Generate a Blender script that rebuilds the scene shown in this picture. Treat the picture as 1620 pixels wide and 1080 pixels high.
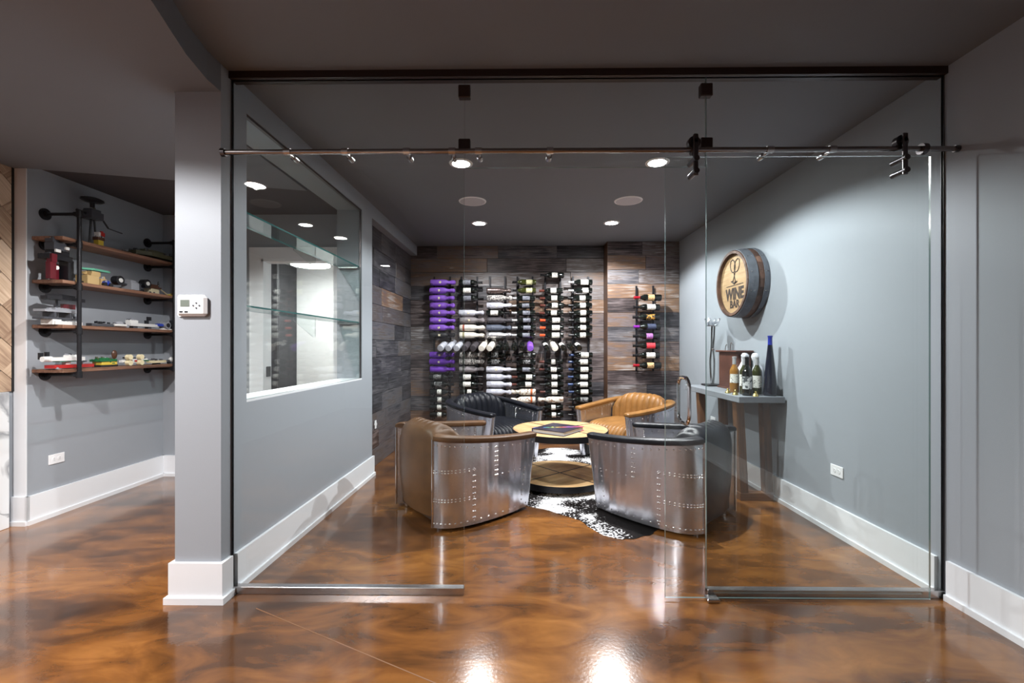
import bpy, math, random
from mathutils import Vector, Matrix, noise as mnoise
random.seed(7)
PI = math.pi
scene = bpy.context.scene
for o in list(bpy.data.objects):
    bpy.data.objects.remove(o, do_unlink=True)
C = scene.collection

# ------------------------------------------------------------------ camera
YAW = 8.0 / 700.0
cam_data = bpy.data.cameras.new('camera')
cam_data.sensor_width = 36.0
cam_data.lens = 700.0 / 1620.0 * 36.0
cam_data.shift_y = 9.0 / 1620.0
cam_data.clip_start = 0.05
cam = bpy.data.objects.new('camera', cam_data)
cam.location = (0, 0, 1.25)
cam.rotation_euler = (PI / 2, 0, YAW)
C.objects.link(cam)
scene.camera = cam

# ------------------------------------------------------------------ world + exposure
world = bpy.data.worlds.new('world')
scene.world = world
world.use_nodes = True
world.node_tree.nodes['Background'].inputs[0].default_value = (0.55, 0.58, 0.63, 1)
world.node_tree.nodes['Background'].inputs[1].default_value = 0.05
vs = scene.view_settings
vs.view_transform = 'Standard'
vs.look = 'None'
vs.gamma = 1.0
vs.use_curve_mapping = False
vs.exposure = 1.35
ROOM_LENS = 60.0        # emission of the recessed lamps' lenses
ROOM_LAMP = 92.0        # watts of each recessed lamp in the glass room
HALL_LAMP = 115.0        # watts of each recessed lamp under the low ceiling
scene.cycles.max_bounces = 10
scene.cycles.transparent_max_bounces = 24
scene.cycles.sample_clamp_indirect = 6.0
scene.cycles.caustics_reflective = False
scene.cycles.use_denoising = True

# ------------------------------------------------------------------ mesh helpers
class MB:
    def __init__(s):
        s.v = []; s.f = []; s.m = []
    def face(s, idx, m=0):
        s.f.append(tuple(idx)); s.m.append(m)
    def add(s, verts, faces, m=0):
        b = len(s.v); s.v += [tuple(v) for v in verts]
        for f in faces: s.face([b + i for i in f], m)
        return s
    def hexa(s, p, m=0):
        # p: 8 points, bottom loop 0-3 then top loop 4-7
        return s.add(p, [(3,2,1,0),(4,5,6,7),(0,1,5,4),(1,2,6,5),(2,3,7,6),(3,0,4,7)], m)
    def box(s, x0, x1, y0, y1, z0, z1, m=0):
        return s.hexa([(x0,y0,z0),(x1,y0,z0),(x1,y1,z0),(x0,y1,z0),(x0,y0,z1),(x1,y0,z1),(x1,y1,z1),(x0,y1,z1)], m)
    def cbox(s, cx, cy, cz, sx, sy, sz, m=0):
        return s.box(cx-sx/2, cx+sx/2, cy-sy/2, cy+sy/2, cz-sz/2, cz+sz/2, m)
    def bbox(s, x0, x1, y0, y1, z0, z1, b=.004, m=0):
        # box with chamfered edges
        xs=(x0,x1); ys=(y0,y1); zs=(z0,z1); V=[]; ix={}
        def vid(i,j,k,a):
            key=(i,j,k,a)
            if key not in ix:
                p=[xs[i],ys[j],zs[k]]
                for ax,c in ((0,i),(1,j),(2,k)):
                    if ax!=a: p[ax]+= b if c==0 else -b
                ix[key]=len(V); V.append(tuple(p))
            return ix[key]
        F=[]
        for a in range(3):
            o1,o2=[(1,2),(2,0),(0,1)][a]
            for c in (0,1):
                q=[]
                for (d,e) in ((0,0),(1,0),(1,1),(0,1)):
                    t=[0,0,0]; t[a]=c; t[o1]=d; t[o2]=e
                    q.append(vid(t[0],t[1],t[2],a))
                F.append(q if c==1 else q[::-1])
        for a in range(3):
            o1,o2=[(1,2),(2,0),(0,1)][a]
            for d in (0,1):
                for e in (0,1):
                    t0=[0,0,0]; t1=[0,0,0]; t0[a]=0; t1[a]=1
                    t0[o1]=t1[o1]=d; t0[o2]=t1[o2]=e
                    F.append([vid(*t0,o1),vid(*t1,o1),vid(*t1,o2),vid(*t0,o2)])
        for i in (0,1):
            for j in (0,1):
                for k in (0,1):
                    F.append([vid(i,j,k,0),vid(i,j,k,1),vid(i,j,k,2)])
        c=Vector(((x0+x1)/2,(y0+y1)/2,(z0+z1)/2))
        F2=[]
        for f in F:
            p=[Vector(V[i]) for i in f]
            n=(p[1]-p[0]).cross(p[2]-p[0]); m_=sum(p,Vector())/len(p)
            F2.append(f if n.dot(m_-c)>0 else f[::-1])
        return s.add(V,F2,m)
    def prism(s, poly, z0, z1, m=0):
        n=len(poly)
        a=sum(poly[i][0]*poly[(i+1)%n][1]-poly[(i+1)%n][0]*poly[i][1] for i in range(n))
        if a<0: poly=poly[::-1]
        V=[(x,y,z0) for x,y in poly]+[(x,y,z1) for x,y in poly]
        F=[tuple(range(n-1,-1,-1)),tuple(range(n,2*n))]+[(i,(i+1)%n,(i+1)%n+n,i+n) for i in range(n)]
        return s.add(V,F,m)
    def frame(s, d):
        d=Vector(d).normalized()
        u=d.orthogonal().normalized() if abs(d.z)>.999 else d.cross(Vector((0,0,1))).normalized()
        return u, d.cross(u).normalized()
    def cyl(s, p0, p1, r, n=12, m=0, r1=None, caps=True):
        p0=Vector(p0); p1=Vector(p1); r1=r if r1 is None else r1
        u,w=s.frame(p1-p0)
        V=[p0+(u*math.cos(2*PI*i/n)+w*math.sin(2*PI*i/n))*r for i in range(n)]+[p1+(u*math.cos(2*PI*i/n)+w*math.sin(2*PI*i/n))*r1 for i in range(n)]
        F=[(i,(i+1)%n,(i+1)%n+n,i+n) for i in range(n)]
        if caps: F+=[tuple(range(n-1,-1,-1)),tuple(range(n,2*n))]
        return s.add(V,F,m)
    def tube(s, pts, r, n=8, m=0, closed=False):
        pts=[Vector(p) for p in pts]; N=len(pts)
        rr=r if isinstance(r,(list,tuple)) else [r]*N
        V=[]; pu=None
        for i,p in enumerate(pts):
            if closed: d=pts[(i+1)%N]-pts[(i-1)%N]
            else: d=pts[min(i+1,N-1)]-pts[max(i-1,0)]
            d.normalize()
            if pu is None: u,w=s.frame(d)
            else:
                u=(pu-d*pu.dot(d)).normalized(); w=d.cross(u)
            pu=u
            V+=[p+(u*math.cos(2*PI*k/n)+w*math.sin(2*PI*k/n))*rr[i] for k in range(n)]
        F=[]
        for i in range(N if closed else N-1):
            a=i*n; b=((i+1)%N)*n
            F+=[(a+k,a+(k+1)%n,b+(k+1)%n,b+k) for k in range(n)]
        if not closed: F+=[tuple(range(n-1,-1,-1)),tuple(range((N-1)*n,N*n))]
        return s.add(V,F,m)
    def lathe(s, prof, n=20, m=0, a0=0.0, a1=2*PI, M=None):
        full=abs(a1-a0-2*PI)<1e-6; cols=n if full else n+1
        V=[]; F=[]
        for r,z in prof:
            for k in range(cols):
                a=a0+(a1-a0)*k/n
                p=Vector((r*math.cos(a),r*math.sin(a),z))
                V.append(M@p if M is not None else p)
        for i in range(len(prof)-1):
            for k in range(n):
                k2=(k+1)%cols
                F.append((i*cols+k,i*cols+k2,(i+1)*cols+k2,(i+1)*cols+k))
        return s.add(V,F,m)
    def sphere(s, c, r, n=12, m=0, sc=(1,1,1)):
        k=max(4,n//2)
        prof=[(max(1e-5,r*math.sin(PI*i/k)),-r*math.cos(PI*i/k)) for i in range(k+1)]
        M=Matrix.Translation(Vector(c))@Matrix.Diagonal((*sc,1))
        return s.lathe(prof,n,m,M=M)
    def disc(s, c, r, n=24, m=0, up=True):
        V=[(c[0]+r*math.cos(2*PI*i/n),c[1]+r*math.sin(2*PI*i/n),c[2]) for i in range(n)]
        return s.add(V,[tuple(range(n)) if up else tuple(range(n-1,-1,-1))],m)
    def mesh(s, name, mats, smooth=False, angle=35):
        me=bpy.data.meshes.new(name)
        me.from_pydata(s.v,[],s.f)
        for mt in (mats if isinstance(mats,(list,tuple)) else [mats]): me.materials.append(mt)
        me.polygons.foreach_set('material_index',s.m)
        if smooth:
            me.polygons.foreach_set('use_smooth',[True]*len(me.polygons))
            me.set_sharp_from_angle(angle=math.radians(angle))
        me.update()
        return me
    def build(s, name, mats, parent=None, smooth=False, angle=35, loc=None, rot=None):
        return place(name, s.mesh(name,mats,smooth,angle), parent, loc, rot)

def place(name, me, parent=None, loc=None, rot=None, mat=None):
    o=bpy.data.objects.new(name,me); C.objects.link(o)
    if parent is not None: o.parent=parent
    if loc is not None: o.location=loc
    if rot is not None: o.rotation_euler=rot
    if mat is not None:
        o.material_slots[0].link='OBJECT'; o.material_slots[0].material=mat
    return o
def tag(o, label=None, cat=None, group=None, kind=None):
    if label: o['label']=label
    if cat: o['category']=cat
    if group: o['group']=group
    if kind: o['kind']=kind
    return o
def empty(name, loc=(0,0,0), rz=0, label=None, cat=None, group=None, kind=None):
    o=bpy.data.objects.new(name,None); C.objects.link(o)
    o.empty_display_size=.05
    o.location=loc; o.rotation_euler=(0,0,rz)
    return tag(o,label,cat,group,kind)
def copy_tree(o, parent=None):
    c=o.copy(); C.objects.link(c); c.parent=parent
    for ch in list(o.children): copy_tree(ch,c)
    return c
def catmull(pts, n):
    P=[Vector(p) for p in pts]; out=[]
    for i in range(len(P)-1):
        p0=P[max(i-1,0)]; p1=P[i]; p2=P[i+1]; p3=P[min(i+2,len(P)-1)]
        for k in range(n):
            t=k/n
            out.append(.5*((2*p1)+(p2-p0)*t+(2*p0-5*p1+4*p2-p3)*t*t+(3*p1-p0-3*p2+p3)*t**3))
    out.append(P[-1]); return out

# ------------------------------------------------------------------ materials
def srgb(r,g,b):
    f=lambda c:(c/255/12.92) if c/255<=.04045 else ((c/255+.055)/1.055)**2.4
    return (f(r),f(g),f(b),1)
def newmat(name):
    m=bpy.data.materials.new(name); m.use_nodes=True
    nt=m.node_tree; return m,nt,nt.nodes['Principled BSDF']
def simple(name, col, rough=.5, metal=0.0, bump=0.0, bscale=60, var=0.0, vscale=8, coat=0.0, sc=(1,1,1), trans=0.0, ior=1.45):
    m,nt,b=newmat(name); N=nt.nodes; L=nt.links
    b.inputs['Base Color'].default_value=col; b.inputs['Roughness'].default_value=rough
    b.inputs['Metallic'].default_value=metal; b.inputs['Coat Weight'].default_value=coat
    b.inputs['Transmission Weight'].default_value=trans; b.inputs['IOR'].default_value=ior
    if var or bump:
        tc=N.new('ShaderNodeTexCoord'); mp=N.new('ShaderNodeMapping'); mp.inputs['Scale'].default_value=sc
        L.new(tc.outputs['Object'],mp.inputs[0])
    if var:
        nz=N.new('ShaderNodeTexNoise'); nz.inputs['Scale'].default_value=vscale; nz.inputs['Detail'].default_value=5
        L.new(mp.outputs[0],nz.inputs['Vector'])
        r=N.new('ShaderNodeValToRGB')
        d=[max(0,c*(1-var)) for c in col[:3]]; e=[min(1,c*(1+var)) for c in col[:3]]
        r.color_ramp.elements[0].position=.3; r.color_ramp.elements[1].position=.7
        r.color_ramp.elements[0].color=(*d,1); r.color_ramp.elements[1].color=(*e,1)
        L.new(nz.outputs[0],r.inputs[0]); L.new(r.outputs[0],b.inputs['Base Color'])
    if bump:
        nb=N.new('ShaderNodeTexNoise'); nb.inputs['Scale'].default_value=bscale; nb.inputs['Detail'].default_value=3
        L.new(mp.outputs[0],nb.inputs['Vector'])
        bp=N.new('ShaderNodeBump'); bp.inputs['Strength'].default_value=bump; bp.inputs['Distance'].default_value=.01
        L.new(nb.outputs[0],bp.inputs['Height']); L.new(bp.outputs[0],b.inputs['Normal'])
    return m
def ramp_set(r, stops):
    el=r.color_ramp.elements
    while len(el)<len(stops): el.new(.5)
    for e,(p,c) in zip(el,stops): e.position=p; e.color=c
def emission(name, col, s):
    m=bpy.data.materials.new(name); m.use_nodes=True; nt=m.node_tree
    nt.nodes.remove(nt.nodes['Principled BSDF'])
    e=nt.nodes.new('ShaderNodeEmission'); e.inputs[0].default_value=col; e.inputs[1].default_value=s
    nt.links.new(e.outputs[0],nt.nodes['Material Output'].inputs[0]); return m
def thin_glass(name, tint=(.955,.975,.97,1), f0=.04, rough=.0):
    m=bpy.data.materials.new(name); m.use_nodes=True; nt=m.node_tree; N=nt.nodes; L=nt.links
    N.remove(N['Principled BSDF'])
    lw=N.new('ShaderNodeLayerWeight'); lw.inputs[0].default_value=.5
    pw=N.new('ShaderNodeMath'); pw.operation='POWER'; pw.inputs[1].default_value=5
    L.new(lw.outputs['Facing'],pw.inputs[0])
    ma=N.new('ShaderNodeMath'); ma.operation='MULTIPLY_ADD'; ma.inputs[1].default_value=1-f0; ma.inputs[2].default_value=f0
    L.new(pw.outputs[0],ma.inputs[0])
    t=N.new('ShaderNodeBsdfTransparent'); t.inputs[0].default_value=tint
    g=N.new('ShaderNodeBsdfGlossy'); g.inputs['Roughness'].default_value=rough
    mx=N.new('ShaderNodeMixShader')
    L.new(ma.outputs[0],mx.inputs[0]); L.new(t.outputs[0],mx.inputs[1]); L.new(g.outputs[0],mx.inputs[2])
    L.new(mx.outputs[0],N['Material Output'].inputs[0]); return m
def wood_mat(name, stops, rough=.55, gscale=(1.2,22,22), use_random=True, knots=True, bump=.25, rnd=.55):
    """grain runs along the object's local X; a per-object random value picks the board's own tone"""
    m,nt,b=newmat(name); N=nt.nodes; L=nt.links
    tc=N.new('ShaderNodeTexCoord'); oi=N.new('ShaderNodeObjectInfo')
    off=N.new('ShaderNodeVectorMath'); off.operation='MULTIPLY_ADD'
    cmb=N.new('ShaderNodeCombineXYZ')
    for i in range(3): L.new(oi.outputs['Random'],cmb.inputs[i])
    L.new(cmb.outputs[0],off.inputs[0]); off.inputs[1].default_value=(37,91,53); L.new(tc.outputs['Object'],off.inputs[2])
    mp=N.new('ShaderNodeMapping'); mp.inputs['Scale'].default_value=gscale; L.new(off.outputs[0],mp.inputs[0])
    n1=N.new('ShaderNodeTexNoise'); n1.inputs['Scale'].default_value=3; n1.inputs['Detail'].default_value=8; n1.inputs['Distortion'].default_value=.6
    L.new(mp.outputs[0],n1.inputs['Vector'])
    mp2=N.new('ShaderNodeMapping'); mp2.inputs['Scale'].default_value=(2.2,5,5); L.new(off.outputs[0],mp2.inputs[0])
    n2=N.new('ShaderNodeTexNoise'); n2.inputs['Scale'].default_value=1.6; n2.inputs['Detail'].default_value=4
    L.new(mp2.outputs[0],n2.inputs['Vector'])
    a=N.new('ShaderNodeMath'); a.operation='MULTIPLY_ADD'; a.inputs[1].default_value=.58
    L.new(n1.outputs[0],a.inputs[0]); 
    c=N.new('ShaderNodeMath'); c.operation='MULTIPLY_ADD'; c.inputs[1].default_value=.42; 
    L.new(n2.outputs[0],c.inputs[0]); L.new(a.outputs[0],c.inputs[2])
    if use_random:
        rr=N.new('ShaderNodeMath'); rr.operation='MULTIPLY_ADD'; rr.inputs[1].default_value=rnd; rr.inputs[2].default_value=-rnd/2
        L.new(oi.outputs['Random'],rr.inputs[0]); L.new(rr.outputs[0],a.inputs[2])
    else: a.inputs[2].default_value=0
    r=N.new('ShaderNodeValToRGB'); ramp_set(r,stops); L.new(c.outputs[0],r.inputs[0])
    L.new(r.outputs[0],b.inputs['Base Color']); b.inputs['Roughness'].default_value=rough
    bp=N.new('ShaderNodeBump'); bp.inputs['Strength'].default_value=bump; bp.inputs['Distance'].default_value=.006
    L.new(n1.outputs[0],bp.inputs['Height']); L.new(bp.outputs[0],b.inputs['Normal'])
    return m

M_wall=simple('wall_paint',srgb(150,155,162),.62,bump=.05,bscale=260)
M_ceil=simple("ceiling_paint",srgb(116,119,126),.75,bump=.05,bscale=200)
M_ceil_shaded=simple('alcove_ceiling_shade',srgb(70,67,70),.8)  # ceiling colour darkened: the alcove's shade is put into it
M_white=simple('white_trim_paint',srgb(226,228,232),.4)
M_hallwhite=simple('white_wall_paint',srgb(232,233,234),.6)
M_header=simple('dark_bronze',srgb(52,40,38),.4,.3)
M_steel=simple('brushed_steel',(.5,.48,.48,1),.25,1.0,bump=.03,bscale=200)
M_chrome=simple('polished_steel',(.62,.61,.61,1),.1,1.0)
M_darksteel=simple('dark_steel',(.12,.11,.115,1),.3,1.0)
M_blackiron=simple('black_iron',srgb(34,34,38),.42,.4,bump=.1,bscale=120)
M_glass=thin_glass('clear_glass')
M_glassedge=simple('glass_edge',srgb(112,136,134),.15,0,trans=.4)
M_tealedge=simple('teal_glass_edge',srgb(36,104,104),.15)
M_shelfglass=thin_glass('shelf_glass',(.86,.95,.94,1),.05)
M_plastic=simple('white_plastic',srgb(232,232,234),.35)
M_dark=simple('dark_grey_plastic',srgb(40,40,44),.5)
M_lens=emission('lamp_lens_room',(1,.97,.94,1),ROOM_LENS)
M_lens_hall=emission('lamp_lens_hall',(1,.95,.91,1),ROOM_LENS)
M_drum=emission('drum_lamp_diffuser',(1,.98,.95,1),40)
M_reclaimed=wood_mat('reclaimed_wood',[(.26,srgb(30,25,26)),(.38,srgb(72,62,62)),(.47,srgb(112,102,102)),(.55,srgb(104,86,76)),(.64,srgb(126,96,72)),(.74,srgb(150,142,138)),(.9,srgb(190,182,176))],.42,rnd=.34)
M_reclaimed_grey=wood_mat('reclaimed_grey_wood',[(.28,srgb(34,33,37)),(.42,srgb(76,74,78)),(.52,srgb(116,112,114)),(.6,srgb(88,74,66)),(.68,srgb(128,124,126)),(.82,srgb(186,182,180))],.4,rnd=.34)
M_wallgap=simple('plank_gap',srgb(28,24,22),.8)
M_shelfwood=wood_mat('shelf_wood',[(.25,srgb(78,50,38)),(.5,srgb(126,90,70)),(.75,srgb(164,126,104))],.45,rnd=.2)
M_herring=wood_mat('herringbone_wood',[(.25,srgb(134,106,86)),(.5,srgb(192,166,140)),(.75,srgb(224,202,178))],.5,rnd=.35)
M_tablewood=wood_mat('mango_wood',[(.25,srgb(140,106,68)),(.5,srgb(190,154,108)),(.75,srgb(212,182,140))],.4,rnd=.15,gscale=(2,16,16))
M_legwood=wood_mat('walnut_leg',[(.25,srgb(52,34,22)),(.5,srgb(98,66,42)),(.75,srgb(132,94,62))],.4,rnd=.1)
M_boxwood=wood_mat('mahogany_box',[(.25,srgb(58,32,26)),(.5,srgb(94,58,48)),(.75,srgb(126,84,70))],.35,rnd=.1)
M_barrelhead=wood_mat('oak_barrel_head',[(.25,srgb(126,100,70)),(.5,srgb(164,134,98)),(.75,srgb(186,160,126))],.5,rnd=.1,gscale=(1.2,16,16))
M_stave=wood_mat('barrel_stave',[(.25,srgb(48,32,27)),(.5,srgb(84,60,50)),(.75,srgb(120,90,76))],.55,rnd=.2)
M_hoop=simple('galvanised_hoop',srgb(96,100,108),.5,.35,bump=.2,bscale=60,var=.15,vscale=20)
M_ink=simple('branded_ink',srgb(48,36,32),.7)
M_concrete=simple('concrete_top',srgb(126,130,136),.55,bump=.1,bscale=40,var=.12,vscale=12)
M_marble=None

def floor_material():
    m,nt,b=newmat('epoxy_floor'); N=nt.nodes; L=nt.links
    tc=N.new('ShaderNodeTexCoord'); mp=N.new('ShaderNodeMapping')
    mp.inputs['Rotation'].default_value=(0,0,math.radians(28)); mp.inputs['Scale'].default_value=(.75,1.9,1)
    L.new(tc.outputs['Object'],mp.inputs[0])
    n1=N.new('ShaderNodeTexNoise'); n1.inputs['Scale'].default_value=1.15; n1.inputs['Detail'].default_value=8; n1.inputs['Roughness'].default_value=.52; n1.inputs['Distortion'].default_value=.9
    L.new(mp.outputs[0],n1.inputs['Vector'])
    mp2=N.new('ShaderNodeMapping'); mp2.inputs['Rotation'].default_value=(0,0,math.radians(-20)); mp2.inputs['Scale'].default_value=(1.2,2.6,1)
    L.new(tc.outputs['Object'],mp2.inputs[0])
    n2=N.new('ShaderNodeTexNoise'); n2.inputs['Scale'].default_value=2.6; n2.inputs['Detail'].default_value=9; n2.inputs['Roughness'].default_value=.55; n2.inputs['Distortion'].default_value=1.2
    L.new(mp2.outputs[0],n2.inputs['Vector'])
    mx=N.new('ShaderNodeMath'); mx.operation='MULTIPLY_ADD'; mx.inputs[1].default_value=.65; 
    mx2=N.new('ShaderNodeMath'); mx2.operation='MULTIPLY'; mx2.inputs[1].default_value=.35
    L.new(n2.outputs[0],mx2.inputs[0]); L.new(n1.outputs[0],mx.inputs[0]); L.new(mx2.outputs[0],mx.inputs[2])
    r=N.new('ShaderNodeValToRGB')
    ramp_set(r,[(.32,srgb(46,29,19)),(.43,srgb(80,50,28)),(.52,srgb(116,73,36)),(.62,srgb(144,95,48)),(.74,srgb(168,120,70))])
    L.new(mx.outputs[0],r.inputs[0]); L.new(r.outputs[0],b.inputs['Base Color'])
    b.inputs['Roughness'].default_value=.16
    b.inputs['Coat Weight'].default_value=.5; b.inputs['Coat Roughness'].default_value=.06
    n3=N.new('ShaderNodeTexNoise'); n3.inputs['Scale'].default_value=70; n3.inputs['Detail'].default_value=2; L.new(tc.outputs['Object'],n3.inputs['Vector'])
    bp=N.new('ShaderNodeBump'); bp.inputs['Strength'].default_value=.06; bp.inputs['Distance'].default_value=.004
    L.new(n3.outputs[0],bp.inputs['Height']); L.new(bp.outputs[0],b.inputs['Normal']); L.new(bp.outputs[0],b.inputs['Coat Normal'])
    return m
M_floor=floor_material()
def marble_material():
    m,nt,b=newmat('white_marble'); N=nt.nodes; L=nt.links
    tc=N.new('ShaderNodeTexCoord'); n=N.new('ShaderNodeTexNoise'); n.inputs['Scale'].default_value=1.8; n.inputs['Detail'].default_value=8; n.inputs['Distortion'].default_value=1.5
    L.new(tc.outputs['Object'],n.inputs['Vector'])
    r=N.new('ShaderNodeValToRGB'); ramp_set(r,[(.44,srgb(224,226,228)),(.495,srgb(150,152,156)),(.53,srgb(224,226,228))])
    L.new(n.outputs[0],r.inputs[0]); L.new(r.outputs[0],b.inputs['Base Color']); b.inputs['Roughness'].default_value=.25
    return m
M_marble=marble_material()
def aluminium_material():
    m,nt,b=newmat('riveted_aluminium'); N=nt.nodes; L=nt.links
    b.inputs['Base Color'].default_value=(.62,.63,.69,1); b.inputs['Metallic'].default_value=.93; b.inputs['Roughness'].default_value=.2
    tc=N.new('ShaderNodeTexCoord'); mp=N.new('ShaderNodeMapping'); mp.inputs['Scale'].default_value=(10,10,.3); L.new(tc.outputs['Object'],mp.inputs[0])
    n=N.new('ShaderNodeTexNoise'); n.inputs['Scale'].default_value=1.6; n.inputs['Detail'].default_value=0; L.new(mp.outputs[0],n.inputs['Vector'])
    bp=N.new('ShaderNodeBump'); bp.inputs['Strength'].default_value=.3; bp.inputs['Distance'].default_value=.02
    L.new(n.outputs[0],bp.inputs['Height']); L.new(bp.outputs[0],b.inputs['Normal'])
    n2=N.new('ShaderNodeTexNoise'); n2.inputs['Scale'].default_value=6; L.new(tc.outputs['Object'],n2.inputs['Vector'])
    mr=N.new('ShaderNodeMapRange'); mr.inputs[3].default_value=.15; mr.inputs[4].default_value=.28; L.new(n2.outputs[0],mr.inputs[0]); L.new(mr.outputs[0],b.inputs['Roughness'])
    return m
M_alu=aluminium_material()
M_rivet=simple('rivet_metal',(.72,.72,.73,1),.2,1.0)
M_tan=simple('tan_leather',srgb(136,96,52),.36,bump=.12,bscale=220,var=.22,vscale=7)
M_brown=simple('brown_leather',srgb(84,58,36),.4,bump=.12,bscale=220,var=.2,vscale=7)
M_black=simple('black_leather',srgb(23,25,31),.34,bump=.12,bscale=220,var=.2,vscale=7)
for _m in (M_tan,M_brown,M_black): _m.node_tree.nodes['Principled BSDF'].inputs['Specular IOR Level'].default_value=.3
M_blackpaint=simple('black_paint',srgb(22,21,22),.5)
# ================================================================== THE PLACE
ZC=2.643          # main ceiling
ZL=2.507          # low ceiling on the left
XR=2.135          # right wall
def xl(y): return -1.455+.02*(y-2.24)       # glass room's left wall face
YG=2.24           # glass line
YB=6.08           # back wall (planks' face)
YP=5.84           # pier face
XP=1.19           # pier edge
XS=-3.447; YS=3.075; YA=4.27               # shelf wall, its outer corner, alcove back wall
XF=-3.545
def struct(o,label,cat): return tag(o,label,cat,kind='structure')

fl=struct(MB().box(-5.0,2.4,-4.7,7.5,-.12,0).build('floor',M_floor),'glossy brown and amber swirled epoxy floor','floor')
j=MB(); a=Vector((-1.25,2.105,0)); b=Vector((.4,1.30,0)); d=(b-a).normalized(); n=Vector((-d.y,d.x,0))*.0022
j.hexa([a-n-Vector((0,0,.002)),b-n-Vector((0,0,.002)),b+n-Vector((0,0,.002)),a+n-Vector((0,0,.002)),a-n+Vector((0,0,.0006)),b-n+Vector((0,0,.0006)),b+n+Vector((0,0,.0006)),a+n+Vector((0,0,.0006))])
j.build('control_joint',simple('joint_filler',srgb(120,84,56),.5),fl)

edge=[(-1.457,2.16),(-1.456,2.06),(-1.42,1.88),(-1.372,1.73),(-1.33,1.6),(-1.25,1.25),(-1.2,.6),(-1.2,-4.6)]
hi=MB().prism([(x+.0,y) for x,y in edge]+[(2.3,-4.6),(2.3,6.3),(-1.7,6.3),(-1.7,2.2)][::1],ZC,ZC+.12)
struct(hi.build('ceiling',M_ceil),'dark grey painted ceiling over the glass wine room','ceiling')
lo=MB().prism(edge+[(-3.7,-4.6),(-3.7,3.05),(XS,YS),(-1.69,3.54),(-1.69,2.16)],ZL,ZC+.12)
struct(lo.build('ceiling_low',M_ceil),'lower ceiling with bent edge on the left of the glass room','ceiling')
struct(MB().prism([(-3.6,3.0),(-1.66,3.3),(-1.66,4.4),(-3.6,4.4)],ZL+.03,ZL+.09).build('ceiling_alcove',M_ceil_shaded),'ceiling with shade in its colour above the pipe shelf alcove','ceiling')

# right wall
struct(MB().box(XR,XR+.1,-4.6,6.3,0,ZC).build('wall_right',M_wall),'smooth blue grey painted wall on the right','wall')
struct(MB().box(-5.0,2.3,-4.7,-4.6,0,ZC+.1).build('wall_rear',M_wall),'grey painted wall behind the camera','wall')
# left wall of the glass room with the display window opening
WY0,WY1,WZ0,WZ1=2.36,4.03,.955,2.505
YE=4.30
def skew(mb,y0,y1,z0,z1,t0,t1,m=0):
    return mb.hexa([(xl(y0)-t1,y0,z0),(xl(y0)-t0,y0,z0),(xl(y1)-t0,y1,z0),(xl(y1)-t1,y1,z0),
                    (xl(y0)-t1,y0,z1),(xl(y0)-t0,y0,z1),(xl(y1)-t0,y1,z1),(xl(y1)-t1,y1,z1)],m)
w=MB()
TW=.228
skew(w,2.16,WY0,0,ZC,0,TW); skew(w,WY1,YE,0,ZC,0,TW); skew(w,WY0,WY1,0,WZ0,0,TW); skew(w,WY0,WY1,WZ1,ZC,0,TW)
skew(w,YE,YB+.05,2.51,ZC,0,TW)
struct(w.build('wall_left',M_wall),'grey wall end and side wall with the display window','wall')
# wood clad recess of the left wall
w=MB(); skew(w,YE,YB+.1,0,2.51,.105,TW)
wood_left=struct(w.build('wall_left_wood',M_wallgap),'reclaimed plank cladding on the left side wall of the wine room','wall')
wb=struct(MB().box(-1.6,XP,YB+.02,YB+.12,0,ZC).build('wall_back',M_wallgap),'reclaimed plank wall behind the wine rack','wall')
wp=struct(MB().box(XP+.012,XR,YP+.02,YB+.12,0,ZC).build('wall_pier',M_wallgap),'projecting reclaimed plank pier on the right of the back wall','wall')

M_reclaimed_dark=wood_mat('reclaimed_dark_grey_wood',[(.28,srgb(30,30,34)),(.42,srgb(62,61,66)),(.54,srgb(92,90,94)),(.64,srgb(78,68,62)),(.72,srgb(110,107,110)),(.85,srgb(160,157,157))],.42,rnd=.3)
def planks(parent, length, z0, z1, fn, rz, mat, seed, lens=(.55,1.25)):
    R=random.Random(seed); z=z0; k=0
    while z<z1-.03:
        h=min(R.choice([.185,.19,.195]), z1-z)
        if z1-z-h<.06: h=z1-z
        s=0; first=True
        while s<length-.02:
            L_=R.uniform(*lens)
            if first: L_*=R.uniform(.35,1); first=False
            if length-s-L_<.22: L_=length-s
            t=.018+R.uniform(0,.006)
            mb=MB().bbox(-L_/2+.0015,L_/2-.0015,-t,0,-h/2+.0015,h/2-.0015,.002)
            o=mb.build('plank',mat(R) if callable(mat) else mat,parent)
            p=fn(s+L_/2,z+h/2); o.location=p; o.rotation_euler=(0,0,rz)
            s+=L_
        z+=h
pick=lambda R: M_reclaimed if R.random()<.62 else M_reclaimed_grey
planks(wb,XP+1.475,0.0,ZC-.001,lambda s,z:(-1.475+s,YB+.02,z),0,pick,11,(.7,1.5))
planks(wp,XR-XP-.001,0.0,ZC-.001,lambda s,z:(XP+s,YP+.02,z),0,lambda R: M_reclaimed if R.random()<.4 else M_reclaimed_grey,5,(.5,1.1))
struct(MB().box(XP,XP+.012,YP+.003,YB+.02,0,ZC-.001).build('trim_pier',M_legwood),'narrow wood edge strip on the side of the plank pier','trim')
th=math.atan(.02)
planks(wood_left,YB-YE-.002,0.0,2.51,lambda s,z:(xl(YE+s)-.105,YE+s,z),PI/2-th,lambda R: M_reclaimed if R.random()<.08 else M_reclaimed_dark,23,(.4,.9))

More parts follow.
